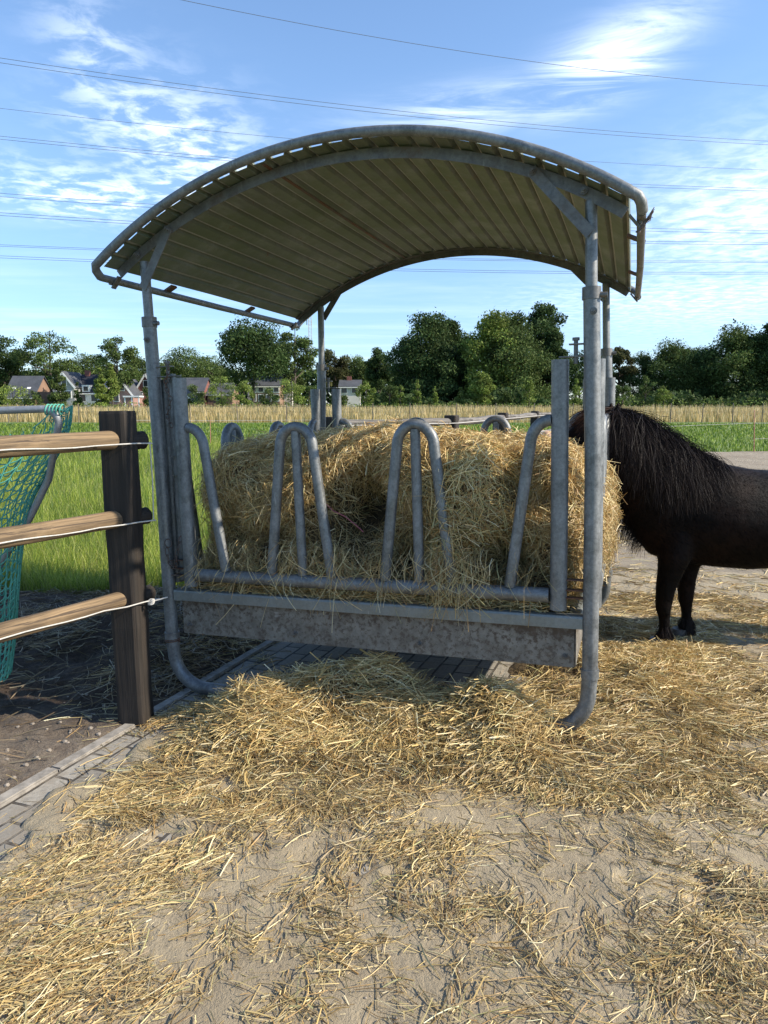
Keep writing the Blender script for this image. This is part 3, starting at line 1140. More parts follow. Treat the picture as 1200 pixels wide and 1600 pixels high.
def lump_strands(L, n, others, ln=(.05, .16), wd=(.0008, .0019), green=.12, lift=.012, down=.5, k=5):
    d = unit(rng.normal(size=(n * 2, 3)))
    # equalise over the box-like shapes: sample by surface of the radii
    d = unit(d * L.r)
    p = L.surf(d)
    ok = np.ones(len(p), bool)
    for o in others:
        if o is not L: ok &= ~o.inside(p)
    ok &= p[:, 2] > .56
    ok &= p[:, 1] < 1.99
    p, d = p[ok][:n], d[ok][:n]
    nrm = unit((np.sign(p - L.c) * np.abs((p - L.c) / L.r) ** (L.e - 1)) / L.r)
    n = len(p)
    t = unit(np.cross(nrm, rng.normal(size=(n, 3))))
    side_ = 1 - np.abs(nrm[:, 2:3])
    # clumped orientation: neighbouring strands share a leaning
    ang = fbm(p[:, 0] * 7, p[:, 1] * 7, 40, 2, p[:, 2] * 7) * 12
    ref = np.stack([np.cos(ang), np.zeros(n), np.sin(ang)], 1)
    t = unit(t + .8 * ref - (nrm * (ref * nrm).sum(-1, keepdims=True)) * .8)
    t = unit(t + np.array([0, 0, -1.0]) * side_ * down * rng.uniform(0, 1.6, (n, 1)))
    t = unit(t + nrm * rng.normal(0, .28, (n, 1)) * np.where(rng.random((n, 1)) < .3, 1.9, 1))
    ln_ = rng.uniform(*ln, (n, 1)) * np.where(rng.random((n, 1)) < .07, 1.6, 1)
    base = cave(p) + nrm * (rng.uniform(-.03, lift, (n, 1)) + np.where(rng.random((n, 1)) < .2, rng.uniform(0, .03, (n, 1)), 0))
    bendv = unit(rng.normal(size=(n, 3))) * rng.uniform(0, .45, (n, 1)) + np.array([0, 0, -.22])
    P = np.zeros((n, k, 3))
    kink = rng.random((n, 1)) < .25
    for i in range(k):
        s_ = i / (k - 1) - .5
        P[:, i] = base + t * ln_ * s_ + bendv * ln_ * (s_ * s_ - .08) + np.where(kink & (s_ > 0), bendv * ln_ * s_ * .8, 0)
    W = np.repeat(rng.uniform(*wd, (n, 1)), k, 1); W[:, -1] *= .35
    return P, W, n


def strands_to_mesh(P, W, C, world=False):
    n = len(P)
    T = unit(P[:, -1] - P[:, 0])
    side = unit(np.cross(T, rng.normal(size=(n, 3))))
    return ribbons(P, W, side, C)


parts_core = [lump_core(L) for L in LUMPS]
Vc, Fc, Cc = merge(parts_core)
sp = []
dens = 3700
for L in LUMPS:
    r = L.r
    area = 4 * math.pi * (((r[0] * r[1]) ** 1.6 + (r[0] * r[2]) ** 1.6 + (r[1] * r[2]) ** 1.6) / 3) ** (1 / 1.6)
    n = int(area * dens * (1.9 if L.seed not in (1, 2, 15, 16, 17, 18) else 1.25))
    P, W, n = lump_strands(L, n, LUMPS)
    C = hay_colours(n, .24 if L.seed in (9, 10) else .06) * 1.08
    # lighter towards the top, darker lower down
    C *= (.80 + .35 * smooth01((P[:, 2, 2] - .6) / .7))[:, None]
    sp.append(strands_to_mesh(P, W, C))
# long wisps hanging over the bottom rail
n = 800
cx = rng.choice([-.86, -.62, -.38, -.1, .12, .40, .47, .55, .62, .80, .28], n, p=[.04, .08, .09, .12, .12, .16, .14, .10, .06, .05, .04]) + rng.normal(0, .045, n)
st = np.stack([cx, rng.uniform(-.03, .07, n), rng.uniform(.66, .86, n)], 1)
ln_ = rng.uniform(.04, .15, (n, 1)); ln_[rng.random(n) < .12] *= 2.0
hd = np.stack([rng.normal(0, .35, n), -rng.uniform(.05, .3, n), np.full(n, -1.0)], 1); hd = unit(hd)
P = np.zeros((n, 6, 3))
cur = rng.normal(0, .5, (n, 3)) * np.array([1, .3, .1])
for i in range(6):
    s_ = i / 5
    P[:, i] = st + hd * ln_ * s_ + cur * ln_ * s_ * s_ + np.array([0, -.045, 0]) * math.sin(min(1, s_ * 2.2) * math.pi / 2)
W = np.repeat(rng.uniform(.0006, .0015, (n, 1)), 6, 1)
sp.append(strands_to_mesh(P, W, hay_colours(n, .08) * 1.0))
# litter on the rim and rail
n = 1500
p0 = np.stack([rng.uniform(-.98, 1.0, n), rng.uniform(-.005, .12, n), rng.uniform(.575, .625, n)], 1)
a = rng.normal(0, .5, n) + (rng.random(n) < .3) * 1.5
t = np.stack([np.cos(a), np.sin(a) * .5, rng.normal(0, .15, n)], 1)
P = np.stack([p0 + t * q for q in (-.05, -.02, .02, .05)], 1); P[:, 1:3, 2] += .006
sp.append(strands_to_mesh(P, np.repeat(rng.uniform(.001, .002, (n, 1)), 4, 1), hay_colours(n) * .8))
Vs, Fs, Cs = merge(sp)
V, F, C = merge([(Vc, Fc, Cc), (Vs, Fs, Cs)])
mi = np.concatenate([np.zeros(len(Fc)), np.ones(len(Fs))])
V = V @ FMn.T + FMt
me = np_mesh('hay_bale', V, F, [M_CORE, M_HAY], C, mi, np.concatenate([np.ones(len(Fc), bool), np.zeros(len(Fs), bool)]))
hay = tag(link('hay', me), 'big loose heap of golden hay filling the steel feeder', 'hay', kind='stuff')
# pink baling twine caught in the hay
P = [(-.30, .16, 1.12), (-.24, .10, 1.07), (-.16, .10, 1.0), (-.10, .11, .97), (-.04, .10, .93), (.0, .09, .90)]
tw = MB().tube([FM @ Vector(p) for p in P], .0022, 6).build('baling_twine', plain('pink_twine', (.45, .12, .16), .6))
tag(tw, 'short piece of pink baling twine caught in the hay between the feeder bows', 'twine')


# pale lump lying on the hay at the back right
def salt():
    m, s, b = newmat('pale_pink_salt')
    c = objc(s)
    n1 = s.noise(s.mapping(c, scale=(1, 1, 2)), 11, 5, .6); n2 = s.noise(c, 40, 4, .7)
    base = s.mix(s.ramp(n1, .42, .56), (.62, .40, .28), (.60, .55, .50))
    base = s.mix(s.ramp(n2, .6, .7, 0, .5), base, (.25, .2, .17))
    s.put(b.inputs['Base Color'], base); b.inputs['Roughness'].default_value = .6
    bump(s, b, n2, .3, .01)
    return m


bm = bmesh.new(); bmesh.ops.create_icosphere(bm, subdivisions=4, radius=1)
for v in bm.verts:
    q = v.co
    nz = float(fbm(np.array([q.x * 1.6 + 5]), np.array([q.y * 1.6]), 4, 3, np.array([q.z * 1.6]))[0]) - .5
    v.co = Vector((q.x * .11, q.y * .08, q.z * .06)) * (1 + nz * .5)
    v.co.z -= v.co.x * .25
for f in bm.faces: f.smooth = True
me = bpy.data.meshes.new('salt_lick'); bm.to_mesh(me); bm.free(); me.materials.append(salt())
o = link('salt_lick', me); o.location = (.955, 4.06, 1.305)
tag(o, 'pale pink and white lump lying on the hay behind the right end tube', 'salt lick')

# ------------------------------------------------------------------ spilled hay on the ground
STREAK = [  # polyline, width, density, direction strength
    (HEAP[0] + ((1.15, 3.1),), .34, 4.0), (((-.98, 3.15), (-.66, 3.2)), .22, 1.5), (((1.2, 3.3), (1.5, 3.75), (1.75, 4.25)), .34, 2.4), (((-1.2, 2.77), (-.78, 3.0)), .13, 1.1),
    (((-.74, 2.85), (-.55, 2.88), (.06, 2.88), (.54, 2.82), (1.11, 2.88)), .20, 1.9),
    (((-.95, 1.55), (-.84, 1.87), (-.75, 2.16), (-.57, 2.34), (-.29, 2.46), (0, 2.38)), .12, 1.5),
    (((-1.12, 1.87), (-1.02, 2.16), (-.96, 2.46), (-.8, 2.7)), .12, .9), (((-.99, 1.62), (-.68, 1.68)), .12, 1.0),
    (((-.95, 1.5), (-.9, 1.2)), .3, .9),
    (((-.09, 2.27), (.22, 2.2)), .09, .8), (((-.4, 1.8), (-.15, 1.82), (-.2, 1.62)), .09, 1.0),
    (((.08, 1.95), (.38, 1.9), (.56, 1.85)), .08, 1.1), (((.94, 2.55), (.99, 2.23), (1.1, 2.01), (.88, 1.75)), .14, 1.5),
    (((.6, 1.7), (.9, 1.72), (1.2, 1.9)), .12, .8), (((.25, 2.3), (.05, 2.05)), .06, .8),
    (((1.08, 2.8), (1.62, 2.91)), .2, 1.8), (((1.42, 4.44), (1.64, 3.61), (1.96, 3.44), (2.6, 3.6)), .25, 1.8),
    (((1.2, 3.2), (1.6, 3.2), (2.2, 3.3)), .16, 1.6),
    (((-1.25, 3.79), (-1.1, 4.32), (-.92, 4.44)), .16, .9), (((1.74, 5.18), (2.24, 5.01), (2.9, 4.7)), .4, .9),
    (((1.5, 4.6), (2.2, 4.2), (3.0, 3.9)), .3, 1.1), (((2.12, 6.19), (3.09, 5.54)), .4, .35), (((-1.0, 2.9), (-.9, 3.25), (-1.05, 3.55)), .12, .8),
    (((1.0, 2.9), (1.5, 2.5), (1.5, 2.0), (1.2, 1.7)), .28, .55), (((.1, 1.6), (.6, 1.6), (1.0, 1.55)), .16, .45),
    (((-1.0, 1.6), (-.95, 2.1), (-.75, 2.5)), .26, .75), (((-.6, 2.6), (.2, 2.62), (.9, 2.6)), .10, .2), (((-.55, 1.6), (-.3, 1.95), (.0, 2.2)), .09, .45),
    (((.0, 3.0), (.8, 2.65)), .16, .9), (((1.3, 2.2), (1.45, 2.6)), .12, .9),
]


def density(x, y):
    k = np.zeros(np.shape(x))
    for pl, wd_, a in STREAK:
        k = k + a * np.exp(-(seg_dist(x, y, pl) / wd_) ** 2)
    nz = fbm(x * 4.5 + y * 1.5, y * 4.5, 31, 4)
    k = np.where(k > 1.9, k, k * (.35 + .65 * smooth01((fbm(x * 3 - y * 2, y * 3 + x, 77, 3) - .38) / .18)))
    return (k * smooth01((nz - .26) / .26) + .10 * smooth01((nz - .42) / .2)) + .04


# core of the heap
def heap_z(x, y):
    hh = heap(x, y)
    return ground_z(x, y) + hh - .030 + (fbm(x * 14, y * 14, 6, 3) - .5) * .03, hh > .018


hc = grid_sheet('spilled_hay', -1.6, 2.4, 2.5, 4.8, .03, heap_z, M_CORE)
Vc = np.zeros(len(hc.data.vertices) * 3, dtype=np.float32); hc.data.vertices.foreach_get('co', Vc); Vc = Vc.reshape(-1, 3)
Fc = np.array([tuple(p.vertices) for p in hc.data.polygons], dtype=int)
bpy.data.objects.remove(hc)


def ground_strands(n_try, x0, x1, y0, y1, thin, ln, wd, dens_scale, k=4, near=False, ymax=None):
    x = rng.uniform(x0, x1, n_try); y = rng.uniform(y0, y1, n_try)
    dn = density(x, y) * dens_scale
    lx, ly = w2l(x, y)
    clear = (np.abs(lx + .12) < .78 + .1 * np.sin(ly * 9)) & (ly > .20) & (ly < 1.8)         # swept paving under the trough
    ok = (rng.random(n_try) < dn) & ~(clear & (rng.random(n_try) < .97))
    ok &= ~((np.hypot(x - .84, y - 2.86) < .17) & (rng.random(n_try) < .75))
    ks = kerb_side(x, y)
    ok &= (ks > .36 + .2 * (fbm(x * 5, y * 5, 91) - .5)) | (rng.random(n_try) < .30) | (y > 3.3)
    ok &= (kerb_side(x, y) > .04) | (rng.random(n_try) < .25)
    x, y, dn = x[ok], y[ok], dn[ok]; n = len(x)
    hh = heap(x, y)
    ang = fbm(x * 2.2, y * 2.2, 50, 2) * 9 + rng.normal(0, .75, n)
    fwd = np.clip((2.6 - y) / .4, 0, 1) * np.clip((-.2 - x) / .3, 0, 1)       # raked diagonally at lower left
    ang = ang * (1 - fwd) + (rad(36) + rng.normal(0, .75, n)) * fwd
    pile = np.clip(hh / .06, 0, 1)
    t = np.stack([np.cos(ang), np.sin(ang), rng.normal(0, .06, n) + pile * rng.normal(0, .38, n)], 1)
    t = unit(t)
    L_ = rng.uniform(*ln, (n, 1)); L_[rng.random(n) < .12] *= 1.5
    z = ground_z(x, y) + hh + rng.uniform(.001, .012, n) + pile * rng.uniform(-.03, .025, n) + np.clip(dn - .8, 0, 1) * rng.uniform(0, .014, n)
    base = np.stack([x, y, z], 1)
    bv = np.stack([rng.normal(0, .16, n), rng.normal(0, .16, n), np.abs(rng.normal(0, .10, n)) * -.7], 1)
    P = np.zeros((n, k, 3))
    for i in range(k):
        s_ = i / (k - 1) - .5
        P[:, i] = base + t * L_ * s_ + bv * L_ * (s_ * s_ - .1) * 1.6
    lowz = ground_z(P[:, :, 0], P[:, :, 1]) + .001
    P[:, :, 2] = np.maximum(P[:, :, 2], lowz)
    W = np.repeat(rng.uniform(*wd, (n, 1)) * np.exp(rng.normal(-.05, .3, (n, 1))), k, 1)
    C = np.minimum(hay_colours(n, .05) * 1.12 + np.array([.0, .006, .0]), .85)
    old_dark = (rng.random(n) < .36) & (hh < .03)  # older, browner stems lying off the heap
    C[old_dark] = C[old_dark] * .42 + np.array([.085, .062, .038])
    return P, W, C


parts = [(Vc, Fc, np.tile([.15, .1, .05], (len(Vc), 1)))]
P, W, C = ground_strands(190000, -1.7, 2.9, 2.45, 5.4, 0, (.05, .16), (.0008, .0018), .78)
parts.append(strands_to_mesh(P, W, C))
P, W, C = ground_strands(56000, -1.7, 2.2, .9, 2.6, 0, (.03, .13), (.0007, .0016), .52)
parts.append(prisms(P, W, C))
P, W, C = ground_strands(24000, -1.7, 2.2, .9, 2.6, 0, (.008, .03), (.0006, .0013), 3.0, k=2)
parts.append(prisms(P, W, C))
P, W, C = ground_strands(42000, 1.2, 6.5, 4.0, 9.5, 0, (.06, .2), (.0018, .0034), .8, k=3)
parts.append(strands_to_mesh(P, W, C))
V, F, C = merge(parts)
mi = np.ones(len(F)); mi[:len(Fc)] = 0
me = np_mesh('spilled_hay', V, F, [M_CORE, M_HAY], C, mi)
tag(link('spilled_hay', me), 'loose yellow hay spilled over the sand and brick paving round the feeder', 'spilled hay', kind='stuff')

# dull old stems over the mud on the left
n = 16000
x = rng.uniform(-4.5, -.75, n); y = rng.uniform(2.6, 6.0, n)
ok = (kerb_side(x, y) < -.05) & (rng.random(n) < .22 + .9 * smooth01((fbm(x * 2.5, y * 2.5, 61, 3) - .42) / .2)) & ((y > 3.6) | (rng.random(n) < .12))
x, y = x[ok], y[ok]; n = len(x)
ang = rng.uniform(0, math.pi, n); L_ = rng.uniform(.05, .24, (n, 1))
t = np.stack([np.cos(ang), np.sin(ang), rng.normal(0, .2, n)], 1)
base = np.stack([x, y, ground_z(x, y) + rng.uniform(.004, .03, n)], 1)
bv = rng.normal(0, .2, (n, 3))
P = np.stack([base + t * L_ * s_ + bv * L_ * s_ * s_ for s_ in (-.5, -.2, .2, .5)], 1)
W = np.repeat(rng.uniform(.0012, .003, (n, 1)), 4, 1)
V, F, C = strands_to_mesh(P, W, hay_colours(n, .05, .55) * rng.uniform(.35, .9, (n, 1)))
tag(link('old_straw', np_mesh('old_straw', V, F, [M_HAY], C)), 'dull brown old stems lying on the dark mud left of the feeder', 'old straw', kind='stuff')

# stones by the kerb
st = MB()
for i in range(110):
    q = random.random(); u = random.uniform(.9, 3.0)
    off = -abs(random.gauss(.12, .2)) - .08
    x = KA[0] + vx / kl * u + vy / kl * off; y = KA[1] + vy / kl * u - vx / kl * off
    r = random.uniform(.004, .014) * (1.6 if random.random() < .08 else 1)
    bm = bmesh.new(); bmesh.ops.create_icosphere(bm, subdivisions=1, radius=r)
    for v in bm.verts: v.co = Vector((v.co.x * random.uniform(.8, 1.4), v.co.y * random.uniform(.8, 1.2), v.co.z * .7))
    bm.verts.index_update()
    z = float(ground_z(np.array([x]), np.array([y]))[0])
    st.add([v.co + Vector((x, y, z + r * .2)) for v in bm.verts], [[v.index for v in f.verts] for f in bm.faces])
    bm.free()
tag(st.build('gravel', plain('pale_stone', (.24, .205, .165), .9, var=.35, vs=30)), 'small pale stones scattered on the soil along the kerb', 'gravel', kind='stuff')


gr = MB()
bm = bmesh.new(); bmesh.ops.create_icosphere(bm, subdivisions=1, radius=1); bm.verts.index_update()
gv = [v.co.copy() for v in bm.verts]; gf_ = [[v.index for v in f.verts] for f in bm.faces]; bm.free()
for i in range(1500):
    y = random.uniform(1.3, 4.2); x = random.uniform(-.45, .75) * y * .9
    if float(kerb_side(x, y)) < .1: continue
    r = random.uniform(.0014, .0042) * (1.8 if random.random() < .06 else 1)
    z = float(near_z_plain(x, y))
    gr.add([Vector((v.x * r * random.uniform(.8, 1.3) + x, v.y * r + y, v.z * r * .7 + z + r * .3)) for v in gv], gf_)
tag(gr.build('grit', plain('grit_grains', (.26, .22, .17), .9, var=.5, vs=60)), 'fine grit and crumbs scattered on the trodden sand in the foreground', 'grit', kind='stuff')


# ------------------------------------------------------------------ wooden fence
def axis_obj(name, A, B, r, mat, parent=None, seg=20, bulge=None, wob=.012):
    """round timber from A to B, modelled along local X so the grain runs along it"""
    A, B = Vector(A), Vector(B); L = (B - A).length
    m = MB(); n_ = 14
    rnd = random.Random(int(L * 1000 + r * 1e5))
    pts = [(L * i / n_, wob * math.sin(i * .8 + rnd.random()), wob * .6 * math.cos(i * .6)) for i in range(n_ + 1)]
    rs = [r * (1 + .03 * math.sin(i * 1.7 + L)) for i in range(n_ + 1)]
    # small chamfer at both ends
    pts = [(0, pts[0][1], pts[0][2])] + [(.012, pts[0][1], pts[0][2])] + pts[1:-1] + [(L - .012, pts[-1][1], pts[-1][2]), (L, pts[-1][1], pts[-1][2])]
    rs = [rs[0] * .82, rs[0]] + rs[1:-1] + [rs[-1], rs[-1] * .82]
    m.tube(pts, rs, seg)
    o = m.build(name, mat, parent)
    o.location = A
    o.rotation_euler = (B - A).to_track_quat('X', 'Z').to_euler()
    return o


def fence_post(x, y, h, wd, lean=(0, 0), rz=0.0, parent=None, z0=None):
    """square post with rounded edges, along local X"""
    m = MB()
    L = h + .3
    n_ = 16; cs = []
    hw = wd / 2; bv = wd * .16
    ring = [(-hw + bv, -hw), (hw - bv, -hw), (hw - bv * .3, -hw + bv * .3), (hw, -hw + bv), (hw, hw - bv), (hw - bv * .3, hw - bv * .3), (hw - bv, hw), (-hw + bv, hw), (-hw + bv * .3, hw - bv * .3), (-hw, hw - bv), (-hw, -hw + bv), (-hw + bv * .3, -hw + bv * .3)]
    k = len(ring); vs = []
    for i in range(n_ + 1):
        u_ = i / n_ * L
        kk = 1 + .02 * math.sin(i * 1.3 + x) + .015 * math.sin(i * 2.9)
        if i == n_: kk *= .93
        if i == n_: u_ = L
        if i == n_ - 1: u_ = L - .012
        for a, b_ in ring: vs.append((u_, a * kk, b_ * kk))
    fs = []
    for i in range(n_):
        for j in range(k):
            fs.append((i * k + j, i * k + (j + 1) % k, (i + 1) * k + (j + 1) % k, (i + 1) * k + j))
    m.add(vs, fs, 0, False); m.add(vs[:k], [tuple(reversed(range(k)))]); m.add(vs[-k:], [tuple(range(k))])
    o = m.build('fence_post', M_POST, parent)
    zz = float(ground_z(np.array([x]), np.array([y]))[0]) if z0 is None else z0
    o.location = (x, y, zz - .3 + .0)
    d = Vector((lean[0], lean[1], 1)).normalized()
    q = d.to_track_quat('X', 'Y')
    o.rotation_euler = (q @ Euler((rz, 0, 0)).to_quaternion()).to_euler()
    return o


M_ROPE = plain('white_cord', (.50, .48, .44), .8, var=.12, vs=60)
fdir = Vector((-.54, -.84, 0)).normalized()
FP = Vector((-1.235, 3.35, 0))
fence = empty('wooden_fence', (FP.x, FP.y, 0), (0, 0, 0), 'wooden paddock fence with a dark square post and three round rails at the left', 'fence')


def kid(o, root):
    o.parent = root
    o.matrix_parent_inverse = Matrix.Translation(root.location).inverted()
    return o


frz = math.atan2(fdir.x, -fdir.y)
bpy.context.view_layer.update()
kid(fence_post(FP.x, FP.y, 1.535, .138, (-.006, 0), rz=-.12), fence)
P2 = FP + fdir * 2.5
kid(fence_post(P2.x, P2.y, 1.50, .148, rz=-.35), fence)
ztops = (1.345, .975, .585)
perp = Vector((-fdir.y, fdir.x, 0))           # towards the camera side
for i, z_ in enumerate(ztops):
    A = FP - fdir * .0; B = FP + fdir * 2.68
    r = (.044, .042, .040)[i]
    ra = axis_obj('rail', (A.x, A.y, z_), (B.x, B.y, z_ + .01), r, M_RAIL, seg=22)
    kid(ra, fence)
    # turned dark end that shows past the post
    kb_ = axis_obj('rail_end', tuple(FP - fdir * .13 + Vector((0, 0, z_))), (A.x, A.y, z_), r * .98, M_POST, wob=0)
    kb_.parent = ra; kb_.matrix_parent_inverse = ra.matrix_basis.inverted()
    # cord along the rail
    m = MB(); pts = []
    for k in range(30):
        u_ = -.10 + 2.72 * k / 29
        q = FP + fdir * u_
        side = perp if perp.x * 0 + perp.y < 0 else -perp
        pts.append(q + side * (r + .006 if u_ > .16 else .052 + r) + Vector((0, 0, z_ - .012 + .004 * math.sin(k * 1.1) - (0.0))))
    m.tube(pts, .0034, 6)
    co = m.build('cord', M_ROPE); kid(co, fence)
side = perp if perp.y < 0 else -perp
m = MB()
e1 = FP - fdir * .105 + side * .072
m.tube([e1 + Vector((0, 0, 1.34)), e1 + Vector((.004, 0, 1.15)), e1 + Vector((0, 0, .96))], .0034, 6)
kid(m.build('cord', M_ROPE), fence)
m = MB()
e2 = FP - fdir * .04 + side * .105
for k in range(3):
    m.tube([e2 + Vector((.014 * math.cos(a), .012 * math.sin(a) * .6, .572 + .012 * math.sin(a + k))) for a in [j * .63 for j in range(10)]], .004, 6, closed=True)
m.tube([e2 + Vector((.0, 0, .572)), e2 + Vector((.05, .01, .585)), e2 + Vector((.075, .02, .590))], .0036, 6)
kid(m.build('knot', M_ROPE), fence)

# fence behind the feeder
bf = [(-.55, 7.35), (.80, 8.45), (1.86, 11.2), (2.95, 14.0), (4.35, 17.2)]
back = empty('wooden_fence', (bf[0][0], bf[0][1], 0), (0, 0, 0), 'dark wooden post and rail fence running away behind the feeder', 'fence')
bpy.context.view_layer.update()
for i, (x, y) in enumerate(bf):
    kid(fence_post(x, y, 1.45, .15, rz=-.4), back)
    if i < len(bf) - 1:
        x2, y2 = bf[i + 1]
        dd = Vector((x2 - x, y2 - y, 0)).normalized() * .08
        for z_ in (1.31, .95, .55):
            kid(axis_obj('rail', (x + dd.x * .2, y + dd.y * .2, z_), (x2 + dd.x, y2 + dd.y, z_), .047, M_RAILG, seg=12), back)
        m = MB().tube([(x + .06, y - .075, 1.30), (x2 + .06, y2 - .075, 1.30)], .005, 5)
        kid(m.build('cord', M_ROPE), back)

# ------------------------------------------------------------------ hay net on a bent metal bar
rack = MB()
by = 3.42
pts = [Vector((-3.4, by + .1, 1.40)), Vector((-2.2, by, 1.475))] + bend((-2.2, by, 1.475), (-1.52, by - .02, 1.497), (-1.66, by + .06, 1.20), .06, 8) + [Vector((-1.60, by + .05, 1.33)), Vector((-1.66, by + .08, 1.15)), Vector((-1.78, by + .1, .95)), Vector((-2.05, by + .12, .58)), Vector((-2.25, by + .12, .1))]
rack.tube(pts, .0175, 14)
M_RACK = galv('grey_bent_bar', dark=(.22, .23, .24), light=(.36, .37, .38), dirt_lo=.7, dirt_hi=.9)
ro_ = rack.build('net_rack', M_RACK)
tag(ro_, 'bent grey metal bar behind the left fence that holds up the green net', 'metal bar')
M_NET = attr_mat('green_net_twine', .6, 0, .3)
NPs = []


def net_xy(u_, v_):
    """u around (0..1), v down (0..1)"""
    z = 1.36 + (.15) * max(0, math.cos(u_ * 2 * math.pi)) ** 6 - v_ * 1.36
    zz = max(z, .04)
    right = -1.535 - .16 * smooth01(np.array((1.45 - zz) / .5)) - .26 * (1.45 - zz) / 1.4
    hw = .72 - .25 * v_
    cx_ = right - hw
    a = u_ * 2 * math.pi
    return Vector((cx_ + hw * math.cos(a), by + .09 - .16 * math.sin(a) * (1 - .3 * v_) + .015 * math.sin(v_ * 9 + a * 3), zz))


net = MB()
NU, NVv = 62, 27
cols = []
for i in range(NU):                       # long strings
    pts = []
    for j in range(NVv * 2 + 1):
        v_ = j / (NVv * 2)
        wv = .16 * math.sin(j * math.pi / 2 + i * math.pi) * (0.6 if j % 2 else 0)
        p = net_xy((i + wv) / NU, v_); pts.append(p)
    net.tube(pts, .0031, 5, caps=False)
for j in range(1, NVv + 1):               # cross strings, sagging between the knots
    pts = []
    for i in range(NU * 3):
        f_ = (i % 3) / 3
        p = net_xy(i / 3 / NU, (j + .30 * math.sin(f_ * math.pi) + (.15 if (i // 3) % 2 else -.15)) / (NVv + .5)); pts.append(p)
    net.tube(pts, .0033, 5, caps=False, closed=True)
# gathered strings at the corner of the bar
for i in range(14):
    a0 = net_xy(-.09 + .19 * i / 13, 0)
    b0 = Vector((-1.565 + random.uniform(-.02, .03), by - .02, 1.50))
    mid = (a0 + b0) / 2 + Vector((random.uniform(-.02, .02), random.uniform(-.03, .01), -.02))
    net.tube([a0, mid, b0], .003, 5)
for k in range(5):
    c0 = Vector((-1.60 + .017 * k, by - .01, 1.492))
    net.tube([c0 + Vector((.006 * math.sin(a), .024 * math.cos(a), .024 * math.sin(a))) for a in [j * .63 for j in range(10)]], .004, 5, closed=True)
me = net.mesh('hay_net', M_NET)
cc = np.zeros((len(me.vertices), 4), dtype=np.float32); cc[:, 3] = 1
co = np.zeros(len(me.vertices) * 3, dtype=np.float32); me.vertices.foreach_get('co', co); co = co.reshape(-1, 3)
tone = fbm(co[:, 0] * 9, co[:, 1] * 9, 3, 2, co[:, 2] * 9)[:, None]
cc[:, :3] = np.array([.05, .27, .21]) * (1 - tone) + np.array([.15, .46, .36]) * tone
a_ = me.color_attributes.new('Col', 'FLOAT_COLOR', 'POINT'); a_.data.foreach_set('color', cc.ravel())
tag(link('hay_net', me), 'green knotted hay net hanging behind the wooden rails at the left', 'hay net')


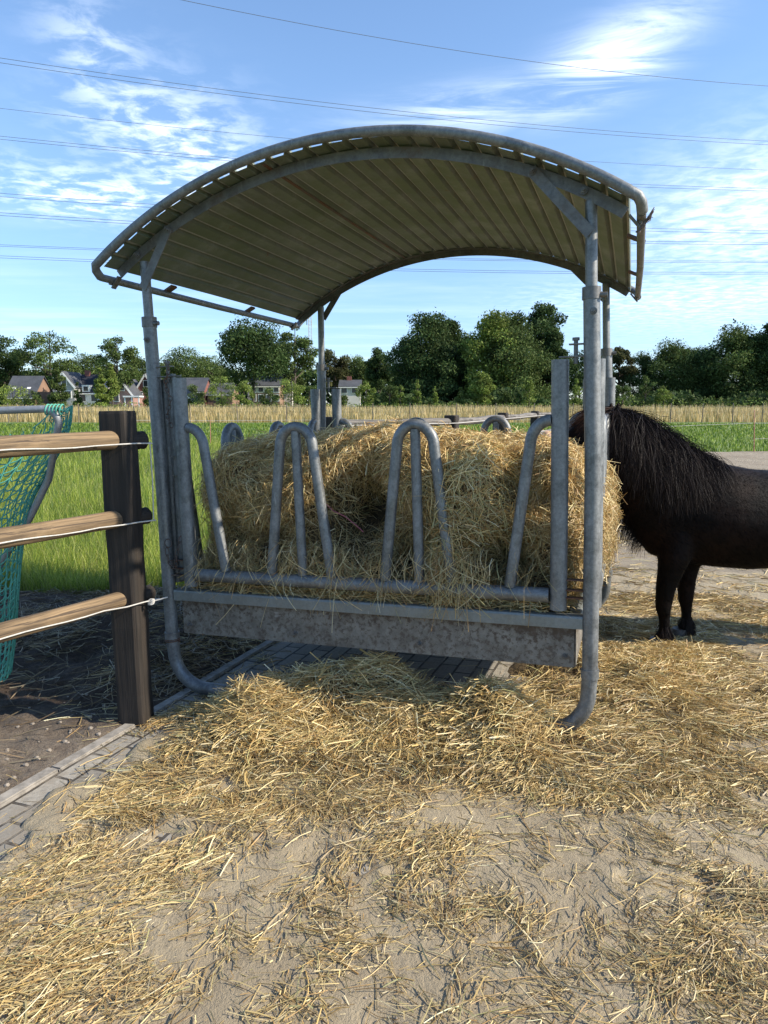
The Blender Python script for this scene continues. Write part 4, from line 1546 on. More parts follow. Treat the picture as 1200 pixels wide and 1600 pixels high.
# ------------------------------------------------------------------ the pony
def pony():
    YP = 4.32
    K = YP / 4.52

    def px(x, z):      # outline measured in one vertical plane, moved into the pony's own
        return x * K, 1.515 - (1.515 - z) * K

    m = MB()

    def loft(rings, seg=24):
        """ring: (x, z, y, half height, half width, tilt) ; the ring lies across the spine"""
        vs = []
        for (x, z, y, hh, hw, tl) in rings:
            cx_, cz_ = px(x, z)
            up = Vector((math.sin(tl), 0, math.cos(tl)))
            for k in range(seg):
                a = 2 * math.pi * k / seg
                s_ = math.sin(a)
                vs.append(Vector((cx_, YP + y, cz_)) + up * (hh * K * s_) + Vector((0, 1, 0)) * (hw * math.cos(a) * (1 - .12 * max(0, s_))))
        fs = []
        for i in range(len(rings) - 1):
            for k in range(seg):
                k2 = (k + 1) % seg
                fs.append((i * seg + k, i * seg + k2, (i + 1) * seg + k2, (i + 1) * seg + k))
        m.add(vs, fs, 0, True)
        m.add(vs[:seg], [tuple(reversed(range(seg)))]); m.add(vs[-seg:], [tuple(range(seg))])

    loft([(3.36, .84, 0, .06, .05, 0), (3.33, .84, 0, .16, .13, 0), (3.22, .84, 0, .25, .21, 0), (3.02, .84, 0, .295, .26, 0), (2.8, .80, 0, .30, .27, 0), (2.55, .775, 0, .315, .285, 0),
          (2.35, .775, 0, .325, .29, 0), (2.15, .80, 0, .335, .27, .05), (1.98, .83, 0, .345, .235, .18), (1.86, .86, 0, .345, .20, .42), (1.755, .94, 0, .30, .165, .55),
          (1.65, 1.04, 0, .262, .13, .62), (1.56, 1.15, 0, .222, .105, .62), (1.49, 1.25, 0, .19, .095, .50), (1.44, 1.31, 0, .15, .09, .3)])
    # head
    loft([(1.47, 1.33, 0, .125, .075, -.25), (1.42, 1.315, 0, .160, .092, -.40), (1.34, 1.285, 0, .160, .10, -.5), (1.25, 1.245, 0, .135, .088, -.55), (1.17, 1.20, 0, .105, .07, -.55), (1.10, 1.155, 0, .085, .06, -.5), (1.045, 1.125, 0, .072, .058, -.4), (1.01, 1.11, 0, .045, .04, -.3)])

    def leg(pts):
        loft([(x, z, y, 0, 0, 0) for x, z, y, _, _ in pts], 3) if False else None
        m.tube([Vector((px(x, z)[0], YP + y, z)) for x, z, y, r, _ in pts], [r for *_, r, _ in pts], 16)

    for (dx, y) in ((-.03, -.12), (.20, .08)):
        leg([(1.92 + dx * .5, .86, y * .3, .11, 0), (1.88 + dx * .7, .70, y * .75, .12, 0), (1.855 + dx * .8, .58, y, .092, 0), (1.835 + dx * .9, .48, y, .070, 0), (1.82 + dx * .95, .40, y, .060, 0), (1.815 + dx, .31, y, .051, 0), (1.815 + dx, .275, y, .049, 0), (1.825 + dx, .22, y, .036, 0),
             (1.83 + dx, .14, y, .033, 0), (1.825 + dx, .105, y, .044, 0), (1.80 + dx, .075, y, .043, 0)])
    for (dx, y) in ((0, -.14), (.12, .13)):
        leg([(3.08 + dx, .80, y, .16, 0), (3.04 + dx, .62, y, .13, 0), (3.08 + dx, .48, y, .075, 0), (3.17 + dx, .38, y, .052, 0), (3.19 + dx, .33, y, .047, 0), (3.17 + dx, .2, y, .034, 0), (3.155 + dx, .12, y, .043, 0), (3.13 + dx, .075, y, .042, 0)])
    # ears
    for y in (-.05, .05):
        a, b_ = px(1.455, 1.44), px(1.45, 1.53)
        m.tube([(a[0], YP + y, a[1]), ((a[0] + b_[0]) / 2, YP + y * 1.3, (a[1] + b_[1]) / 2), (b_[0], YP + y * 1.35, b_[1])], [.03, .026, .006], 10)
    me = m.mesh('tmp', M_POST)
    ob = link('tmp', me)
    md = ob.modifiers.new('r', 'REMESH'); md.mode = 'VOXEL'; md.voxel_size = .013; md.use_smooth_shade = True
    sm_ = ob.modifiers.new('s', 'SMOOTH'); sm_.factor = .6; sm_.iterations = 12
    dg = bpy.context.evaluated_depsgraph_get()
    out = bpy.data.meshes.new_from_object(ob.evaluated_get(dg))
    bpy.data.objects.remove(ob)
    out.name = 'pony'
    out.materials.clear()
    mt, s, b = newmat('black_brown_coat')
    c = objc(s)
    n1 = s.noise(c, 3.0, 4, .6); n2 = s.noise(s.mapping(c, scale=(.6, 1, .35)), 120, 4, .7)
    base = s.mix(s.ramp(n1, .4, .62), (.003, .0022, .002), (.010, .005, .0035))
    s.put(b.inputs['Base Color'], base)
    b.inputs['Roughness'].default_value = .62
    b.inputs['Specular IOR Level'].default_value = .1
    bump(s, b, n2, .5, .006)
    out.materials.append(mt)
    n = len(out.vertices); co = np.zeros(n * 3, dtype=np.float32); out.vertices.foreach_get('co', co); co = co.reshape(-1, 3)
    nr = np.zeros(n * 3, dtype=np.float32); out.vertices.foreach_get('normal', nr); nr = nr.reshape(-1, 3)
    org = np.array([1.8, YP, .0])
    gz = .008
    out.vertices.foreach_set('co', (co - org).astype(np.float32).ravel()); out.update()
    body = link('pony', out)
    body.location = (1.8, YP, gz)
    tag(body, 'black pony with a long mane standing with its head in the feeder', 'pony')
    out.polygons.foreach_set('use_smooth', np.ones(len(out.polygons), bool))
    # short coat
    sel = rng.choice(n, 26000)
    p = co[sel] + rng.normal(0, .003, (26000, 3)); nn = nr[sel]
    keep = p[:, 2] > .10; p, nn = p[keep], nn[keep]; k = len(p)
    flow = np.tile([.8, 0, -.65], (k, 1)); flow = unit(flow - nn * (flow * nn).sum(-1, keepdims=True) + nn * .35 + rng.normal(0, .15, (k, 3)))
    lnn = rng.uniform(.012, .028, (k, 1))
    P = np.stack([p, p + flow * lnn * .5, p + flow * lnn - nn * .003], 1) - org
    W = np.tile([.0011, .0009, .0003], (k, 1))
    C = np.tile([.005, .0035, .003], (k, 1)) * rng.uniform(.4, 1.7, (k, 1))
    V, F, Cc = ribbons(P, W, unit(np.cross(flow, nn)), C)
    link('coat_hair', np_mesh('coat_hair', V, F, [M_COATHAIR], Cc), body)

    def hairs(name, root, dirs, ln, wd, col, k=7, grav=.9, fr=1.0, wave=.012):
        n_ = len(root)
        P = np.zeros((n_, k, 3)); P[:, 0] = root
        d = unit(dirs); L_ = ln / (k - 1)
        ph = rng.uniform(0, 6.28, (n_, 1)); sdv = unit(rng.normal(size=(n_, 3)))
        for i in range(1, k):
            d = unit(d + np.array([0, 0, -1.0]) * grav * .32 + rng.normal(0, .05 * fr, (n_, 3)))
            P[:, i] = P[:, i - 1] + d * L_ + sdv * np.sin(ph + i * 1.1) * wave * (i / k)
        P -= org
        W = wd[:, None] * np.linspace(1, .25, k)[None]
        side = unit(np.cross(P[:, -1] - P[:, 0], np.array([.2, 1, .1]) + rng.normal(0, .4, (n_, 3))))
        V, F, Cc = ribbons(P, W, side, col)
        return V, F, Cc

    # mane: rooted along the crest, falling to the near side
    cr = np.array([px(*q) for q in [(1.40, 1.475), (1.47, 1.47), (1.54, 1.445), (1.62, 1.395), (1.70, 1.335), (1.78, 1.285), (1.87, 1.24), (1.97, 1.205), (2.08, 1.165)]])
    tt = np.linspace(0, 1, len(cr))
    n_ = 12000
    u_ = rng.random(n_) ** .95
    clump = fbm(u_ * 34, u_ * 0 + 1, 17, 2)
    root = np.stack([np.interp(u_, tt, cr[:, 0]) + rng.normal(0, .008, n_), YP + rng.normal(-.012, .018, n_), np.interp(u_, tt, cr[:, 1]) - .012 + rng.normal(0, .006, n_)], 1)
    dirs = np.stack([.25 + rng.normal(0, .28, n_) + (clump - .5) * 1.2, -.55 - rng.random(n_) * .6, .02 + rng.normal(0, .22, n_)], 1)
    ln = rng.uniform(.22, .52, (n_, 1)) * (1 - .30 * u_[:, None] ** 3) * (.75 + .4 * np.sin(np.clip(u_[:, None], 0, 1) * 3.1))
    col = np.array([.010, .007, .0065]) * rng.uniform(.5, 2.4, (n_, 1)); col[rng.random(n_) < .10] = np.array([.04, .028, .022])
    a = hairs('mane', root, dirs, ln, rng.uniform(.0007, .0017, n_), col, 9, .9, 2.2, .022)
    # stray upright crest hair
    n_ = 1500
    u_ = rng.random(n_) ** 1.8 * .55
    root = np.stack([np.interp(u_, tt, cr[:, 0]), YP + rng.normal(0, .015, n_), np.interp(u_, tt, cr[:, 1]) - .012], 1)
    dirs = np.stack([.95 + rng.normal(0, .25, n_), -.1 + rng.normal(0, .3, n_), .45 + rng.normal(0, .2, n_)], 1)
    b_ = hairs('mane', root, dirs, rng.uniform(.04, .10, (n_, 1)), rng.uniform(.0008, .0016, n_), np.array([.05, .028, .018]) * rng.uniform(.4, 1.6, (n_, 1)), 5, .6)
    # long hair below the throat from the far side
    n_ = 1000
    u_ = rng.random(n_)
    th = np.array([px(*q) for q in [(1.50, 1.05), (1.56, .94), (1.63, .80), (1.69, .68)]]); tq = np.linspace(0, 1, 4)
    root = np.stack([np.interp(u_, tq, th[:, 0]) + .015, YP + .02 + rng.normal(0, .03, n_), np.interp(u_, tq, th[:, 1])], 1)
    dirs = np.stack([-.55 + rng.normal(0, .2, n_), rng.normal(0, .15, n_), -.7 + rng.normal(0, .15, n_)], 1)
    c_ = hairs('mane', root, dirs, (rng.uniform(.08, .32, (n_, 1)) * (1.15 - .6 * u_[:, None])), rng.uniform(.0010, .002, n_), np.array([.009, .0065, .006]) * rng.uniform(.5, 2, (n_, 1)), 6, .9)
    V, F, Cc = merge([a, b_, c_])
    link('mane', np_mesh('mane', V, F, [M_HAIR], Cc), body)
    # forelock
    n_ = 900
    r0 = px(1.42, 1.475)
    root = np.stack([r0[0] + rng.normal(0, .02, n_), YP + rng.normal(0, .03, n_), r0[1] + rng.normal(-.01, .008, n_)], 1)
    dirs = np.stack([-1 + rng.normal(0, .2, n_), rng.normal(0, .35, n_), .05 + rng.normal(0, .2, n_)], 1)
    V, F, Cc = hairs('forelock', root, dirs, rng.uniform(.14, .28, (n_, 1)), rng.uniform(.001, .002, n_), np.array([.04, .02, .014]) * rng.uniform(.4, 1.5, (n_, 1)), 7, .55)
    link('forelock', np_mesh('forelock', V, F, [M_HAIR], Cc), body)
    # fetlock feather
    for (dx, y) in ((-.03, -.12), (.20, .08), (1.34, -.14), (1.46, .13)):
        n_ = 420
        ang = rng.normal(0, 1.1, n_)
        x0_ = px(1.825 + dx, .13)[0]
        root = np.stack([x0_ + .03 * np.cos(ang), YP + y + .03 * np.sin(ang), rng.uniform(.09, .17, n_)], 1)
        dirs = np.stack([.55 * np.cos(ang), .45 * np.sin(ang), np.full(n_, -.9)], 1)
        V, F, Cc = hairs('fetlock_hair', root, dirs, rng.uniform(.05, .10, (n_, 1)), rng.uniform(.001, .002, n_), np.array([.016, .011, .009]) * rng.uniform(.4, 1.6, (n_, 1)), 4, .6)
        link('fetlock_hair', np_mesh('fetlock_hair', V, F, [M_HAIR], Cc), body)
        h = MB()
        x1_ = px(1.79 + dx, .05)[0] - 0
        ring = []
        for (z_, rx, ry, ox) in ((.085, .044, .044, .0), (.06, .052, .048, -.008), (.0, .066, .056, -.022), (-.004, .05, .045, -.02)):
            ring.append([(x1_ + ox + rx * math.cos(a_), YP + y + ry * math.sin(a_), z_ - .0) for a_ in [2 * math.pi * q / 18 for q in range(18)]])
        vs = [Vector(p_) - Vector(org) for r_ in ring for p_ in r_]
        fs = [(i * 18 + k_, (i + 1) * 18 + k_, (i + 1) * 18 + (k_ + 1) % 18, i * 18 + (k_ + 1) % 18) for i in range(3) for k_ in range(18)]
        h.add(vs, fs, 0, True); h.add(vs[-18:], [tuple(range(18))]); h.add(vs[:18], [tuple(range(18))])
        h.build('hoof', M_HOOF, body)
    # eyes
    for y in (-.088, .088):
        e = MB(); c0 = px(1.33, 1.335)
        bm = bmesh.new(); bmesh.ops.create_uvsphere(bm, u_segments=14, v_segments=10, radius=.017); bm.verts.index_update()
        e.add([v.co + Vector((c0[0], YP + y, c0[1])) - Vector(org) for v in bm.verts], [[v.index for v in f.verts] for f in bm.faces], 0, True); bm.free()
        e.build('eye', M_EYE, body)
    # tail, beyond the picture
    n_ = 1500
    r0 = px(3.35, .98)
    root = np.stack([r0[0] + rng.normal(0, .015, n_), YP + rng.normal(0, .025, n_), r0[1] + rng.normal(-.02, .02, n_)], 1)
    dirs = np.stack([.5 + rng.normal(0, .1, n_), rng.normal(0, .12, n_), -.5 + rng.normal(0, .1, n_)], 1)
    V, F, Cc = hairs('tail', root, dirs, rng.uniform(.5, .8, (n_, 1)), rng.uniform(.001, .0024, n_), np.array([.016, .011, .009]) * rng.uniform(.4, 1.6, (n_, 1)), 9, 1.0)
    link('tail', np_mesh('tail', V, F, [M_HAIR], Cc), body)


M_HOOF = plain('dark_hoof', (.06, .052, .045), .6, var=.3, vs=30)
M_EYE = plain('dark_eye', (.008, .006, .005), .08)
pony()


# ------------------------------------------------------------------ grass
def blades(n, x, y, h, w_, cols, k=3, lean=.35, z0=-.06):
    n = len(x)
    a = rng.uniform(0, 2 * math.pi, n)
    d = np.stack([np.cos(a), np.sin(a), np.zeros(n)], 1) * rng.uniform(.1, 1, (n, 1)) * lean
    base = np.stack([x, y, np.full(n, z0)], 1)
    P = np.zeros((n, k, 3))
    for i in range(k):
        s_ = i / (k - 1)
        P[:, i] = base + np.array([0, 0, 1]) * (h * s_)[:, None] + d * h[:, None] * s_ * s_
    W = w_[:, None] * (1 - .75 * np.linspace(0, 1, k) ** 1.5)[None]
    b = rng.normal(0, .6, n)
    side = np.stack([np.cos(b), np.sin(b), np.zeros(n)], 1)
    return ribbons(P, W, side, cols)


GPAL = np.array([(.32, .39, .055), (.40, .46, .08), (.18, .27, .04), (.40, .42, .12), (.48, .46, .19), (.13, .21, .03)])
sets = []
n = 95000
r_ = rng.random(n)
y = 5.6 + 26 * r_ ** 2.0
x = -y * rng.uniform(-.02, .72, n) + rng.normal(0, .2, n)
ok = (poly_sd(x, y, YARD) < -.05) & (x < -.2 + (y > 8) * 6)
ok &= ~((poly_sd(x, y, MUD) > .12 + .3 * (fbm(x * 2, y * 2, 71) - .5)))
x, y = x[ok], y[ok]
tall = fbm(x * 1.2, y * 1.2, 33, 3)
h = rng.uniform(.08, .20, len(x)) * (.6 + .8 * tall) + .05
cl = GPAL[rng.choice(6, len(x), p=[.25, .25, .18, .14, .06, .12])] * rng.uniform(.7, 1.15, (len(x), 1)) * (.72 + .56 * fbm(x * .7, y * .7, 88, 3))[:, None]
sets.append(blades(0, x, y, h, rng.uniform(.0016, .003, len(x)) * (1 + (y - 6) * .11), cl, 4, .5))
tag(link('meadow_grass', np_mesh('meadow_grass', *merge(sets)[:2], [M_GRASS], merge(sets)[2])), 'long sunlit grass growing beyond the left fence', 'grass', kind='stuff')
# short grass on the right beyond the sand
n = 60000
y = 8.8 + 50 * rng.random(n) ** 1.5
x = y * rng.uniform(-.62, .64, n)
ok = poly_sd(x, y, YARD) < -.05
ok &= (x > -.2) | (y > 26)
x, y = x[ok], y[ok]
cl = GPAL[rng.choice(6, len(x), p=[.30, .2, .25, .05, .02, .18])] * rng.uniform(.6, 1.0, (len(x), 1)) * np.array([.85, .95, .9])
V, F, C = blades(0, x, y, rng.uniform(.05, .10, len(x)) * (1 + .5 * fbm(x, y, 5)) + .04, .004 + y * .0006, cl, 3, .5)
tag(link('pasture_grass', np_mesh('pasture_grass', V, F, [M_GRASS], C)), 'short green pasture grass between the yard and the tall grass strip', 'grass', kind='stuff')
# tall dry grass strip
n = 52000
y = 62 + 26 * rng.random(n) ** 1.3
x = rng.uniform(-60, 60, n)
edge = 62 + 3 * fbm(x * .15, x * 0, 8, 3)
ok = y > edge; x, y = x[ok], y[ok]; n = len(x)
greenm = smooth01((70 - y) / 5 * (x < 14) + (y - 86) / 3 + (fbm(x * .3, y * .3, 3, 3) - .5) * 2.2 - .1)[:, None]
pal_d = np.array([(.66, .50, .24), (.54, .42, .18), (.74, .60, .33), (.44, .36, .14)])[rng.choice(4, n)]
pal_g = np.array([(.15, .21, .04), (.20, .25, .05), (.11, .16, .03), (.26, .28, .08)])[rng.choice(4, n)]
cl = (pal_d * (1 - greenm) + pal_g * greenm) * rng.uniform(.7, 1.15, (n, 1))
h = rng.uniform(.75, 1.5, n) * (.75 + .5 * fbm(x * .5, y * .5, 9, 3)) * np.where(y < edge[ok] + 2.5, .6, 1)
V, F, C = blades(0, x, y, h, rng.uniform(.02, .05, n), cl, 3, .25)
tag(link('tall_grass', np_mesh('tall_grass', V, F, [M_GRASS], C)), 'strip of tall straw coloured grass along the far edge of the pasture', 'tall grass', kind='stuff')


# ------------------------------------------------------------------ trees
LP = dict(
    dark=[(.045, .080, .024), (.062, .10, .03), (.034, .062, .022), (.085, .12, .04)],
    mid=[(.075, .115, .03), (.10, .145, .038), (.06, .095, .028), (.13, .165, .055)],
    light=[(.16, .22, .04), (.19, .25, .055), (.13, .185, .04), (.23, .27, .075)],
    olive=[(.075, .085, .03), (.095, .10, .04), (.06, .07, .026), (.12, .11, .05)])
M_BARK = plain('bark', (.075, .06, .048), .9, var=.3, vs=3)


def tree(x, y, H, Wd, pal, label, style='round', seed=0, dens=1.0, name='tree', group=None, trunk_frac=.18, leaf=None):
    r_ = np.random.default_rng(seed + 100)
    root = empty(name, (x, y, -.06), (0, 0, 0), label, 'tree', group)
    tk = MB()
    tr_ = max(.03, H * .018)
    lean = r_.normal(0, .02, 2)
    tops = []
    ht = H * (.62 if style == 'round' else .9)
    tk.tube([(0, 0, 0), (lean[0] * ht * .5, lean[1] * ht * .5, ht * .5), (lean[0] * ht, lean[1] * ht, ht)], [tr_, tr_ * .72, tr_ * .2], 8)
    nb = 9 if H > 6 else 5
    cl = []
    for i in range(nb):
        a = i * 2.4 + r_.random(); z0 = H * (trunk_frac + (.6 - trunk_frac) * r_.random())
        rr = Wd * .5 * r_.uniform(.4, .8)
        e = Vector((math.cos(a) * rr, math.sin(a) * rr, z0 + H * r_.uniform(.12, .3)))
        tk.tube([(lean[0] * z0, lean[1] * z0, z0), (e.x * .55, e.y * .55, z0 + (e.z - z0) * .45), tuple(e)], [tr_ * .45, tr_ * .28, tr_ * .1], 6)
        cl.append((e.x, e.y, e.z))
    tk.build('trunk', M_BARK, root)
    zb = H * trunk_frac
    cz, rz_ = (zb + H) / 2, (H - zb) / 2
    nc = {'full': 75, 'round': 52, 'loose': 26, 'cone': 20, 'bush': 20}[style]
    cents = []
    ph1, ph2 = r_.uniform(0, 6.28, 2)
    for i in range(nc):
        d = r_.normal(size=3); d /= np.linalg.norm(d)
        q = r_.uniform(.35, 1) ** .6
        if style == 'full':
            t = r_.random() ** .85; wdt = Wd * .5 * max(.12, 1 - t ** 2.4) ** .5 * (.78 + .22 * math.sin(t * 3.1))
            a = r_.uniform(0, 6.28); q = r_.random() ** .4
            wdt *= .78 + .34 * math.sin(a * 2 + ph1) * math.sin(t * 9 + ph2) + .12 * math.sin(a * 5 + ph2)
            cents.append((math.cos(a) * wdt * q * .88, math.sin(a) * wdt * q * .88, zb + t * (H - zb) * (.93 + .06 * math.sin(a * 3 + ph1)), Wd * r_.uniform(.065, .165)))
        elif style == 'cone':
            t = r_.random() ** .8; wdt = (1 - t) * .42 * Wd + .04 * Wd
            a = r_.uniform(0, 6.28); cents.append((math.cos(a) * wdt * r_.random() ** .5, math.sin(a) * wdt * r_.random() ** .5, zb + t * (H - zb) * .95, Wd * (.20 * (1 - t) + .10)))
        else:
            zz = cz + d[2] * rz_ * q * .86
            wf = 1.0 if zz > cz else .92
            cents.append((d[0] * Wd * .5 * q * .84 * wf, d[1] * Wd * .5 * q * .84 * wf, zz, Wd * r_.uniform(.09, .18) * (1.0 if style != 'loose' else .74)))
    for c_ in cl: cents.append((*c_, Wd * .12))
    cents = np.array(cents)
    ls = leaf if leaf else max(.10, min(.30, H * .0165))
    nl = int(dens * ((15000 if style == 'full' else 12000) if H > 6 else 2600))
    wgt = cents[:, 3] ** 2; wgt /= wgt.sum()
    ci = r_.choice(len(cents), nl, p=wgt)
    d = r_.normal(size=(nl, 3)); d /= np.linalg.norm(d, axis=1, keepdims=True)
    rr = cents[ci, 3] * r_.uniform(.25, 1.12, nl) ** (.6) * (1 + .25 * r_.normal(size=nl) * .5)
    p = cents[ci, :3] + d * rr[:, None] * np.array([1.15, 1.15, .85])
    t1 = unit(r_.normal(size=(nl, 3)) + np.array([0, 0, .0])); t2 = unit(np.cross(t1, r_.normal(size=(nl, 3))))
    s1 = ls * r_.uniform(.5, 1.15, (nl, 1)); s2 = s1 * r_.uniform(.35, .7, (nl, 1))
    V = np.stack([p - t1 * s1, p - t2 * s2 + t1 * s1 * .1, p + t1 * s1, p + t2 * s2 * .8], 1).reshape(-1, 3)
    F = np.arange(nl * 4).reshape(-1, 4)
    pl = np.array(LP[pal]); C = pl[r_.choice(4, nl)] * r_.uniform(.7, 1.25, (nl, 1)) * r_.uniform(.62, 1.35, (len(cents), 1))[ci]
    link('crown', np_mesh('crown', V, F, [M_LEAF], np.repeat(C, 4, 0)), root)
    return root


def at(px_, y):    # ground x for a column of the photograph at depth y (placing only)
    return (px_ - 600) / 1109.2 * y


def hgt(py, y):
    return 1.515 + (632 - py) / 1109.2 * y * 1.0


# (column, top row, width, depth, palette, style, label, density)
TREES = [
    (-45, 520, 110, 175, 'dark', 'round', 'dark tree at the far left edge of the tree line', 1),
    (18, 522, 74, 165, 'dark', 'round', 'dark round tree behind the slate roofs at the far left', 1),
    (86, 508, 98, 160, 'mid', 'loose', 'tall open tree with gappy crown above the grey gabled house', .5),
    (148, 552, 70, 195, 'mid', 'round', 'low distant tree between the two tall open trees on the left', 1),
    (190, 520, 74, 150, 'mid', 'loose', 'tall open tree with a forked trunk left of the feeder post', .5),
    (228, 556, 60, 200, 'mid', 'round', 'distant tree behind the red brick gable', 1),
    (296, 547, 78, 185, 'mid', 'round', 'rounded green tree right of the left feeder post', 1),
    (336, 553, 56, 190, 'mid', 'round', 'low rounded tree left of the big dark oak', 1),
    (397, 503, 108, 140, 'dark', 'round', 'big dark oak with a visible trunk in front of the white row house', 1.3),
    (462, 504, 76, 150, 'mid', 'loose', 'tall loose tree just left of the back left roof post', .6),
    (524, 540, 62, 160, 'olive', 'loose', 'thin olive tree just right of the back left roof post', .9),
    (560, 553, 58, 165, 'mid', 'round', 'low green tree above the small white house', 1),
    (592, 541, 42, 140, 'dark', 'round', 'narrow dark tree at the middle of the picture', 1),
    (628, 556, 50, 160, 'dark', 'round', 'low dark tree filling the gap left of the broad dark tree', 1),
    (668, 500, 108, 120, 'dark', 'round', 'broad dark tree left of the two toned crown', 1.5),
    (722, 530, 70, 135, 'dark', 'round', 'dark tree in the gap between the broad tree and the two toned crown', 1.2),
    (765, 490, 96, 118, 'light', 'round', 'broad tree with a lighter yellowish top in the centre right group', 1.4),
    (840, 481, 76, 128, 'dark', 'round', 'tallest dark tree left of the right feeder post', 1.3),
    (806, 520, 100, 116, 'mid', 'round', 'wide green tree in front of the tallest dark tree', 1.4),
    (902, 548, 60, 150, 'dark', 'round', 'dark tree directly behind the right feeder posts', 1),
    (962, 531, 56, 130, 'olive', 'loose', 'brownish thin crowned tree right of the back right post', .9),
    (1000, 556, 60, 125, 'dark', 'round', 'low dark tree behind the neck of the pony', 1.1),
    (702, 508, 78, 124, 'dark', 'round', 'dark tree touching the right side of the broad dark tree', 1.2),
    (796, 494, 84, 121, 'mid', 'round', 'tall green tree against the tallest dark tree', 1.2),
    (638, 520, 60, 126, 'dark', 'round', 'dark tree at the left end of the centre right group', 1.1),
    (860, 520, 50, 124, 'dark', 'round', 'dark tree just left of the right gate tube', 1.1),
    (930, 556, 60, 128, 'mid', 'round', 'green tree behind the back right post', 1),
    (1070, 546, 60, 132, 'mid', 'round', 'green tree behind the low dark tree at the right', 1),
    (1172, 528, 60, 132, 'mid', 'round', 'tree filling the gap before the dark tree at the right edge', 1),
    (1042, 540, 88, 122, 'mid', 'round', 'wide mid green tree at the right above the pony', 1.3),
    (1092, 550, 80, 120, 'dark', 'round', 'low dark tree between the two big trees at the right', 1.3),
    (1138, 515, 98, 118, 'mid', 'round', 'large round topped tree near the right edge', 1.5),
    (1200, 498, 74, 116, 'dark', 'round', 'dark tree cut by the right edge of the picture', 1.3),
    (1262, 500, 110, 122, 'dark', 'round', 'dark tree beyond the right edge of the tree line', 1),
]
for i, (c_, top, wd_, dd, pal, stl, lab, dn) in enumerate(TREES):
    if dd < 138 and stl == 'round': stl = 'full'
    tree(at(c_, dd), dd, hgt(top, dd), wd_ / 1109.2 * dd * (1.0 if stl == 'loose' else 1.22 if stl == 'full' else 1.08), pal, lab, stl, i, dn * 1.25, 'tree', None, .04 if stl == 'full' else .24)

YOUNG = [
    (58, 604, 34, 101, 'mid', 'bush', 'green bush in front of the skylight roof'),
    (240, 600, 30, 101, 'mid', 'bush', 'bush hidden behind the left feeder post'),
    (424, 606, 34, 101, 'mid', 'bush', 'dark green bush covering the foot of the row house'),
    (26, 600, 50, 100, 'light', 'bush', 'bright green bushy young tree in front of the slate roofs'),
    (97, 566, 30, 102, 'mid', 'cone', 'thin young tree left of the grey gabled house'),
    (128, 596, 16, 98, 'mid', 'cone', 'slim young tree right in front of the grey gable'),
    (163, 573, 25, 96, 'light', 'cone', 'left one of the close pair of conical young trees'),
    (181, 568, 28, 97, 'light', 'cone', 'right one of the close pair of conical young trees'),
    (308, 600, 40, 100, 'mid', 'bush', 'small bush right of the left gate tube'),
    (350, 584, 50, 98, 'light', 'bush', 'pale green young tree left of the white row house'),
    (385, 592, 34, 96, 'light', 'bush', 'pale young tree at the foot of the big dark oak'),
    (456, 583, 46, 98, 'light', 'bush', 'bright young tree left of the back left roof post'),
    (484, 596, 30, 99, 'mid', 'bush', 'small young tree behind the back left roof post'),
    (530, 608, 30, 100, 'mid', 'bush', 'low bush in front of the small white house'),
    (572, 594, 40, 97, 'light', 'bush', 'bright young tree right of the small white house'),
    (608, 598, 34, 97, 'mid', 'bush', 'bushy young tree just left of the slim spindle trees'),
    (626, 600, 22, 96, 'light', 'cone', 'small light cone tree beside the bushy young tree'),
    (651, 592, 19, 96, 'light', 'cone', 'slim pointed young tree before the broad dark tree'),
    (678, 601, 13, 95, 'light', 'cone', 'smallest pointed young tree before the broad dark tree'),
    (718, 603, 20, 96, 'mid', 'cone', 'dark slim young tree left of the open young tree'),
    (752, 580, 40, 96, 'light', 'bush', 'open crowned young tree before the two toned crown'),
    (788, 606, 22, 96, 'mid', 'bush', 'low shrub between two young trees at centre right'),
    (824, 594, 34, 96, 'light', 'cone', 'bright broad cone tree left of the right gate tube'),
    (896, 590, 22, 95, 'light', 'cone', 'slender young tree seen between the right gate tube and post'),
    (968, 594, 30, 97, 'mid', 'bush', 'young tree just above the crest of the pony'),
    (1003, 585, 32, 98, 'mid', 'cone', 'dusky young tree above the mane of the pony'),
    (1032, 598, 30, 97, 'light', 'bush', 'bright young tree in front of the right hand trees'),
]
for i, (c_, top, wd_, dd, pal, stl, lab) in enumerate(YOUNG):
    tree(at(c_, dd), dd, hgt(top, dd), wd_ / 1109.2 * dd, pal, lab, stl, 50 + i, 1.0, 'young_tree', 'young trees along the ditch', .12, .13)


# undergrowth and far wood that reads as one mass
def leaf_mass(name, n, xs_, ys_, zf, ls, pals, label):
    x = rng.uniform(*xs_, n); y = rng.uniform(*ys_, n)
    z = zf(x) * rng.random(n) ** .8
    p = np.stack([x, y, z], 1)
    t1 = unit(rng.normal(size=(n, 3))); t2 = unit(np.cross(t1, rng.normal(size=(n, 3))))
    s1 = ls * rng.uniform(.5, 1.2, (n, 1)); s2 = s1 * .55
    V = np.stack([p - t1 * s1, p - t2 * s2, p + t1 * s1, p + t2 * s2], 1).reshape(-1, 3)
    C = np.array(pals)[rng.choice(len(pals), n)] * rng.uniform(.7, 1.2, (n, 1)) * (.7 + .6 * fbm(x * .25, z * .6, 4, 3))[:, None]
    tag(link(name, np_mesh(name, V, np.arange(n * 4).reshape(-1, 4), [M_LEAF], np.repeat(C, 4, 0))), label, 'undergrowth' if 'under' in name else 'woodland', kind='stuff')


